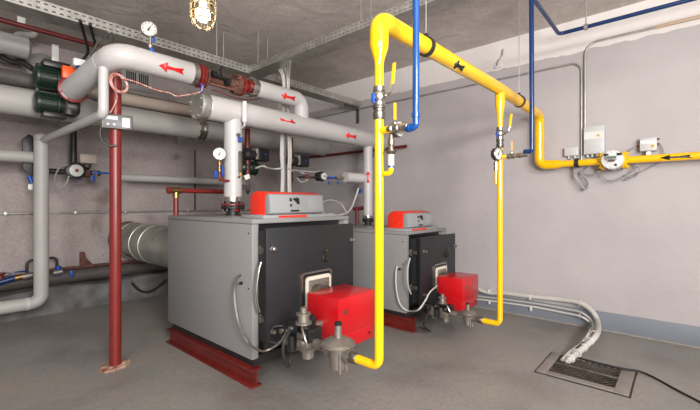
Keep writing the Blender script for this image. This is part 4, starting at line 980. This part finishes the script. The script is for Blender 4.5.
q = at(358.5, 190, Y=YP-.1)
cable('sensor_cable', [at(358.5, 188, Y=YP-.1), at(356, 196, Y=YP-.1), at(350, 210, Y=3.0), at(340, 215, Y=2.85), at(330, 215, Y=2.75), at(322, 213, Y=2.6), at(318, 214, Y=2.5)], .011, 'cable', 'thick white cable from the smaller riser curving to the nearer boiler top')
cable('sensor_cable', [at(321, 203, Y=2.62), at(330, 200, Y=2.8), at(340, 203, Y=2.9), at(345, 210, Y=2.9), at(347, 214, Y=2.9)], .007, 'insgrey', 'thin grey cable arching behind the nearer boiler hood')
t = thing('red_valve_post', (4.2, 3.5, 1.0), 'thin red valve pipe standing behind the smaller boiler top', 'pipe')
q = at(357, 214, Y=3.42); MB().cyl((q.x, 3.42, at(357, 228, Y=3.42).z), (q.x, 3.42, at(357, 210, Y=3.42).z), .024, seg=12).build('pipe', 'redox', t)
MB().cyl(at(354, 209, Y=3.42), at(363, 208, Y=3.42), .028, seg=12).build('head', 'redox', t)

# ---------- cable drop: perforated post and white cables
Yc = 3.42; xc = at(285.5, 170, Y=Yc).x
zt_tray = 2.82
b = MB(); b.perf((xc-.03, Yc+.03, 0), Z_*(zt_tray-.02), X_*.06, .05, (.6, .35), 1)
tag(b.build('perforated_rail', 'galv', solid=.002, flat=True), 'slotted steel rail standing behind the bundle of white cables', 'steel rail')
topx = [at(px, 58, Y=3.35) for px in (270, 273, 276, 289, 291)]
for k in range(6):
    o = (-.065, -.05, -.035, .04, .055, .07)[k]; yk = Yc - .01*(k % 2)
    tp = at((271, 274, 277, 282, 287, 290)[k], 60, X=2.60)
    pts = [tp + V((.06, .1, .03)), tp, tp.lerp(V((xc+o*.55, Yc, 2.74)), .55) + V((.0, -.01, .01)), V((xc+o*.55, yk, 2.70)), V((xc+o*.6, yk, 2.4)), V((xc+o, yk, 1.9)), V((xc+o*.8, yk, 1.6)), V((xc+o*1.1, yk, 1.15)), V((xc+o, yk, .4))]
    cable('white_cable', pts, .013, 'cable', 'white cables dropping from the tray behind the header in one bundle', group='white cables in the bundle behind the header')
cable('pump_cable', [at(282, 168, Y=Yc-.03), at(276, 169, Y=Yc), at(268, 168, Y=3.6), at(263, 166, Y=3.65), at(256, 168, Y=3.65)], .010, 'cable', 'white cable from the bundle to the left small pump')
cable('pump_cable', [at(288, 168, Y=Yc-.03), at(292, 170, Y=Yc), at(302, 171, Y=3.6), at(314, 172, Y=3.65), at(319, 171, Y=3.7)], .010, 'cable', 'white cable from the bundle to the round dialled valve')
cable('pump_cable', [at(290, 172, Y=3.6), at(297, 171, Y=3.6), at(306, 175, Y=3.6), at(307, 180, Y=3.6), at(301, 182, Y=3.6), at(297, 178, Y=3.6)], .009, 'cable', 'small white cable loop right of the bundle')

# ================================================================== CABLE TRAYS
def tray(o, u, width, h, lab, slots=True):
    """o = lower front corner, u = run vector, width vector, h height"""
    o, u, w = V(o), V(u), V(width)
    t = thing('cable_tray', o+u*.5, lab, 'cable tray', 'perforated steel cable trays')
    b = MB(); b.perf(o, u, Z_*h, .05, (.5, .30), 2); b.perf(o+w, u, Z_*h, .05, (.5, .30), 2)
    b.build('side_rail', 'galv', t, solid=.003, flat=True)
    b = MB(); b.quad(o, o+u, o+u+w, o+w)
    l = .012
    b.quad(o+Z_*h, o+u+Z_*h, o+u+Z_*h+w.normalized()*l, o+Z_*h+w.normalized()*l)
    b.build('bottom', 'galv', t, solid=.003, flat=True)
    return t
tray((-1.2, 3.77, 2.80), (XR-.06+1.2, 0, 0), (0, .20, 0), .085, 'long perforated steel cable tray across the room to the right wall')
tray((2.53, -1.5, 2.80), (0, 5.26, 0), (.20, 0, 0), .075, 'perforated steel cable tray under the ceiling, joining the long one at right angles')
t = thing('tray_bracket', (XR-.1, 3.87, 2.7), 'small dark wall bracket under the right end of the long cable tray', 'bracket')
b = MB(); b.box((XR-.32, 3.84, 2.775), (XR-.001, 3.88, 2.797), .002); b.box((XR-.03, 3.84, 2.56), (XR-.001, 3.88, 2.78), .002); b.build('arm', 'dsteel', t)
def rod(px, Y, lab):
    x = at(px, 60, Y=Y).x
    tag(MB().cyl((x, Y, 2.86), (x, Y, ZC), .005, seg=8).build('hanger_rod', 'galv'), lab, 'hanger rod', 'hanger rods from the ceiling')
rod(216.7, 3.78, 'leftmost thin rod between ceiling and the long cable tray'); rod(223.5, 3.96, 'second thin rod from the left at the long cable tray')
xq = 2.46
for px, X, lab in ((258, 2.54, 'thin ceiling rod on the near side of the tray corner'), (267.6, 2.72, 'thin ceiling rod on the far side of the tray corner'),
                   (361, 2.54, 'left of two thin ceiling rods holding the tray beside the yellow bend'), (371, 2.72, 'right of two thin ceiling rods holding the tray beside the yellow bend')):
    y = at(px, 60, X=X).y
    tag(MB().cyl((X, y, 2.86), (X, y, ZC), .004, seg=8).build('hanger_rod', 'galv'), lab, 'hanger rod', 'hanger rods from the ceiling')

# ================================================================== FLOOR GRATE AND CABLES
t = thing('floor_grate', ((GX0+GX1)/2, (GY0+GY1)/2, 0), 'rectangular steel floor grate with dark mesh, right foreground', 'floor grate')
b = MB(); w = .085; z0_, z1_ = .0, .012
b.box((GX0, GY0, z0_), (GX1, GY0+w, z1_), .002); b.box((GX0, GY1-w*.8, z0_), (GX1, GY1, z1_), .002); b.box((GX0, GY0+w-.001, z0_), (GX0+w*.75, GY1-w*.8+.001, z1_), .002); b.box((GX1-w*.35, GY0+w-.001, z0_), (GX1, GY1-w*.8+.001, z1_), .002)
rb = MB()
for lo_, hi_ in (((GX0-.012, GY0-.012), (GX1+.012, GY0+.001)), ((GX0-.012, GY1-.001), (GX1+.012, GY1+.012)), ((GX0-.012, GY0), (GX0+.001, GY1)), ((GX1-.001, GY0), (GX1+.012, GY1))): rb.box((*lo_, .0), (*hi_, .004))
rb.build('gap_shade', 'blkpaint', t)  # black strip paints in the shaded gap around the frame
b.build('frame', mat('painted_grate_frame', (128, 122, 116), .5, var=.08), t)
ix0, ix1, iy0, iy1 = GX0+w*.75, GX1-w*.35, GY0+w, GY1-w*.8
b = MB(); pit = .042; xm = (ix0+ix1)/2
for sgn in (1, -1):
    for k in range(-40, 80):
        # diagonal wires clipped to the opening
        c0 = iy0 + k*pit
        pts = []
        for xx in (ix0, ix1):
            yy = c0 + sgn*(xx-ix0)*.8 ; pts.append((xx, yy))
        (xA, yA_), (xB, yB_) = pts
        if yA_ == yB_: continue
        def clip(y): return xA + (y-yA_)*(xB-xA)/(yB_-yA_)
        lo_x, hi_x = xA, xB
        ya, yb_ = yA_, yB_
        if max(ya, yb_) < iy0 or min(ya, yb_) > iy1: continue
        P = [(xA, yA_), (xB, yB_)]
        Q = []
        for (x, y) in P:
            if y < iy0: Q.append((clip(iy0), iy0))
            elif y > iy1: Q.append((clip(iy1), iy1))
            else: Q.append((x, y))
        if (V((*Q[0], 0))-V((*Q[1], 0))).length < .01: continue
        b.cyl((*Q[0], .004+.002*sgn), (*Q[1], .004+.002*sgn), .005, seg=4)
b.build('mesh', mat('dusty_dark_mesh', (66, 58, 52), .6, var=.4, scale=10), t)
MB().box((xm-.012, iy0, -.004), (xm+.012, iy1, .012), .001).build('centre_bar', 'dsteel', t)

xw2 = XR - .05
A0 = at(480, 289.5, X=xw2); z_a = A0.z
def fl_(px, py, z): return at(px, py, Z=z)
big = [(XR-.055, 4.9, .50), (XR-.055, 2.6, .50), at(480, 290, X=xw2), at(505, 293, X=xw2), at(531, 296.5, X=xw2), at(560, 299.5, X=xw2), at(580, 303, X=xw2-.03), at(592, 311, X=xw2-.07), at(598, 322, X=xw2-.12), fl_(597, 334, .16), fl_(588, 344, .10), fl_(576, 354, .05), fl_(568, 361, .02), fl_(562, 367, -.12)]
cable('wall_cable', big, .024, 'cable', 'thick white conduit curving off the right wall into the floor grate')
for k, (dz, lab) in enumerate(((0, 'upper of two thinner white cables below the thick conduit'), (-.035, 'lower of two thinner white cables below the thick conduit'))):
    p = [(XR-.03, 4.9, z_a-.13+dz), (XR-.03, 2.6, z_a-.13+dz), at(480, 296.5+3*k, X=XR-.03), at(531, 303+3.5*k, X=XR-.03), at(565, 309+4*k, X=XR-.04), at(582, 313+4*k, X=XR-.08), at(592, 322+3*k, X=XR-.13), fl_(592-k*3, 333, .14), fl_(582, 343, .09), fl_(572-k*2, 352, .05), fl_(562, 360, .02)]
    cable('wall_cable', p, .012, ['insgrey', 'cable'][k], lab)
for k, (px, py) in enumerate(((489, 292), (530.5, 298), (579.5, 304))):
    q = at(px, py, X=xw2)
    t = thing('cable_clip', q, ['left', 'middle', 'right'][k] + ' pair of white clips holding cables low on the right wall', 'cable clip', 'white cable clips')
    MB().box((XR-.080, q.y-.009, q.z-.015), (XR-.001, q.y+.009, q.z+.036), .004).build('clip', 'white', t)
    MB().box((XR-.050, q.y-.009, q.z-.15), (XR-.001, q.y+.009, q.z-.10), .004).build('clip', 'white', t)
tp = [(595, 334, .15), (590, 341, .12), (583, 347.5, .08), (577, 353, .06), (570.5, 358.5, .035)]
for k, (px, py, z) in enumerate(tp):
    q = fl_(px, py, z); dq = (V(fl_(px-5, py+5, z*.8)) - V(q)).normalized()
    tag(MB().torus(q, dq, .030, .005, 20, 6).build('cable_tie', 'white'), 'white ties binding the cables just above the floor grate', 'cable tie', 'white ties on the cables by the grate')
blk = [fl_(566, 356, .03), fl_(575, 357, .02), fl_(600, 363.5, .018), fl_(625, 369, .02), fl_(640, 371.5, .012), fl_(655, 378, .008), fl_(675, 389, .008), fl_(700, 402, .008), fl_(730, 418, .008)]
cable('black_cable', blk, .008, 'rubber', 'long black cable leaving the floor grate to the lower right')
cable('green_cable', [fl_(583, 342, .12), fl_(577, 348, .08), fl_(570, 352, .05), fl_(562, 357, .02), fl_(557, 362, .0)], .006, 'green', 'thin green cable beside the white ones above the grate')

# ================================================================== BOILER CABLES
S1 = 1.564 - .012
pts = [at(240.5, 275, X=S1), at(236.5, 279, X=S1-.01), at(234.5, 290, X=S1-.02), at(235, 305, X=S1-.03), at(238, 321, X=S1-.03), at(244, 336, X=S1-.03), at(252, 346, X=S1-.02), at(262, 351, Y=2.02), at(272, 348, Y=1.96), at(281, 341, Y=1.90), at(286, 333, Y=1.84)]
cable('flexible_conduit', pts, .0075, 'steel', 'silver flexible conduit looping from the nearer boiler side to its burner')
pts = [at(261, 262, Y=2.2), at(258.5, 272, Y=2.2), at(256.5, 290, Y=2.2), at(257.5, 303, Y=2.2), at(260, 312, Y=2.2)]
cable('flexible_conduit', pts, .0085, 'steel', 'silver conduit in the gap behind the nearer boiler door')
S2 = 3.27 - .012
pts = [at(397.3, 266, X=S2), at(396, 272, X=S2-.02), at(396, 285, X=S2-.03), at(398, 298, X=S2-.03), at(402, 307, X=S2-.03), at(409, 311, X=S2-.01), at(418, 310, Y=1.88), at(425, 301, Y=1.85), at(430, 292, Y=1.84), at(437, 286, Y=1.86)]
cable('flexible_conduit', pts, .0075, 'cable', 'white flexible conduit looping from the smaller boiler side to its burner')
pts = [at(410, 258, Y=2.02), at(407.5, 270, Y=2.02), at(408, 285, Y=2.02), at(411, 294, Y=2.02)]
cable('flexible_conduit', pts, .008, 'insgrey', 'grey conduit in the gap behind the smaller boiler door')
pts = [at(290, 330, Y=1.68), at(285, 340, Y=1.66), at(283, 350, Y=1.66), at(285, 362, Y=1.66), at(289, 366, Y=1.66), at(291, 358, Y=1.68)]
cable('burner_lead', pts, .010, 'rubber', 'black lead hanging under the nearer gas valve block')
pts = [at(431, 308, Y=1.75), at(426, 318, Y=1.75), at(424, 326, Y=1.78), at(430, 331, Y=1.85), at(420, 327, Y=2.0)]
cable('burner_lead', pts, .008, 'rubber', 'black lead hanging under the far gas valve block')
for (px, py, X) in ((239.5, 283, 1.564), (397.5, 269, 3.27)):
    q = at(px+2.5, py, X=X); 
    tag(MB().lathe(q, -X_, [(0, .012), (.012, .012), (.014, .007), (.025, .007)], 12).build('cable_gland', 'black'), 'black cable gland on the side of the ' + ('nearer' if X < 2 else 'smaller') + ' boiler', 'cable gland')

# ================================================================== LAMP
lq = at(203, 12, Y=2.35)
LZ = lq.z; lx, ly = lq.x, lq.y
k = lq.dot(FW)/380
R_ = 12.3*k
t = thing('cage_lamp', (lx, ly, LZ), 'caged bulkhead lamp glowing warm under the ceiling', 'lamp')
MB().lathe((lx, ly, LZ+R_*1.0), Z_, [(0, R_*1.05), (.02, R_*1.1), (.05, R_*1.05), (.07, R_*.6), (.12, R_*.5), (.13, .02), (ZC-LZ-R_, .02)], 28).build('cap', 'blkpaint', t)
gm = bpy.data.materials.new('lamp_glass'); gm.use_nodes = True; bb = gm.node_tree.nodes['Principled BSDF']
nz = gm.node_tree.nodes.new('ShaderNodeTexNoise'); nz.inputs['Scale'].default_value = 30; rr = gm.node_tree.nodes.new('ShaderNodeMapRange'); rr.inputs['To Min'].default_value = .02; rr.inputs['To Max'].default_value = .12
gm.node_tree.links.new(nz.outputs['Fac'], rr.inputs['Value']); gm.node_tree.links.new(rr.outputs[0], bb.inputs['Roughness'])
bb.inputs['Transmission Weight'].default_value = 1; bb.inputs['IOR'].default_value = 1.1; bb.inputs['Base Color'].default_value = (1, .93, .8, 1)
gl = MB().lathe((lx, ly, LZ-R_*1.25), Z_, [(0, R_*.15), (.004, R_*.4), (R_*.18, R_*.68), (R_*.5, R_*.84), (R_*1.1, R_*.88), (R_*2.2, R_*.88)], 28).build('glass_jar', gm, t)
MB().lathe((lx, ly, LZ-R_*.65), Z_, [(0, .004), (.01, R_*.28), (R_*.4, R_*.4), (R_*.8, R_*.32), (R_*1.5, R_*.2), (R_*1.6, R_*.2)], 20).build('bulb', mat('glowing_bulb', (255, 240, 200), .4, emit=(255, 226, 170), estr=6), t)
b = MB()
for i in range(8):
    an = 2*PI*i/8; e = V((math.cos(an), math.sin(an), 0)); o = V((lx, ly, LZ))
    b.wire([o+e*R_*1.0+Z_*R_*1.0, o+e*R_*1.03+Z_*R_*.3, o+e*R_*1.0-Z_*R_*.5, o+e*R_*.75-Z_*R_*1.1, o+e*R_*.3-Z_*R_*1.42, o-Z_*R_*1.45], .0045, 6, 4)
for z, r in ((.45, 1.03), (-.15, 1.02), (-.75, .93), (-1.2, .66)): b.torus((lx, ly, LZ+R_*z), Z_, R_*r, .0045, 28, 6)
b.build('wire_cage', mat('warm_cage_wire', (150, 140, 120), .35, metal=.6), t)
def light(kind, loc, power, color, size=.1, rot=None, sy=None):
    l = bpy.data.lights.new('light', kind); l.energy = power; l.color = color
    if kind == 'AREA':
        l.shape = 'RECTANGLE'; l.size = size; l.size_y = sy or size
    else: l.shadow_soft_size = size
    o = bpy.data.objects.new('lamp_or_fill_light', l); COL.objects.link(o); o.location = loc
    if rot: o.rotation_euler = rot
    return o
light('POINT', (lx, ly, LZ-R_*.2), 17, (1, .78, .5), .05)
def aim(loc, to): return (V(to)-V(loc)).to_track_quat('-Z', 'Y').to_euler()
# added fill
p = (-.6, -3.0, 3.0); light('AREA', p, 215, (1, .965, .94), 1.6, aim(p, (2.8, 1.8, .9)), .8)
p = (-3.2, -1.8, 2.4); light('AREA', p, 150, (1, .97, .95), 1.6, aim(p, (2.0, 3.2, 1.2)), 1.2)
p = (.2, -1.4, 1.7); light('AREA', p, 185, (1, .97, .95), .9, aim(p, (1.4, .9, ZC)), .9)  # added up-light, like a bounced flash, to brighten the ceiling

w = bpy.data.worlds.new('world'); SC.world = w; w.use_nodes = True
w.node_tree.nodes['Background'].inputs[0].default_value = (.93, .95, 1, 1); w.node_tree.nodes['Background'].inputs[1].default_value = .35

# ================================================================== CAMERA
cd = bpy.data.cameras.new('camera'); cam = bpy.data.objects.new('camera', cd); COL.objects.link(cam)
cd.sensor_width = 36; cd.lens = FPX*36/700; cd.sensor_fit = 'HORIZONTAL'
cam.location = CAM; cam.rotation_euler = FW.to_track_quat('-Z', 'Y').to_euler()
cd.shift_y = (HORY-205)/700; cd.clip_start = .05
SC.camera = cam
SC.view_settings.view_transform = 'Standard'; SC.view_settings.look = 'None'; SC.view_settings.gamma = 1; SC.view_settings.use_curve_mapping = False
SC.view_settings.exposure = .08
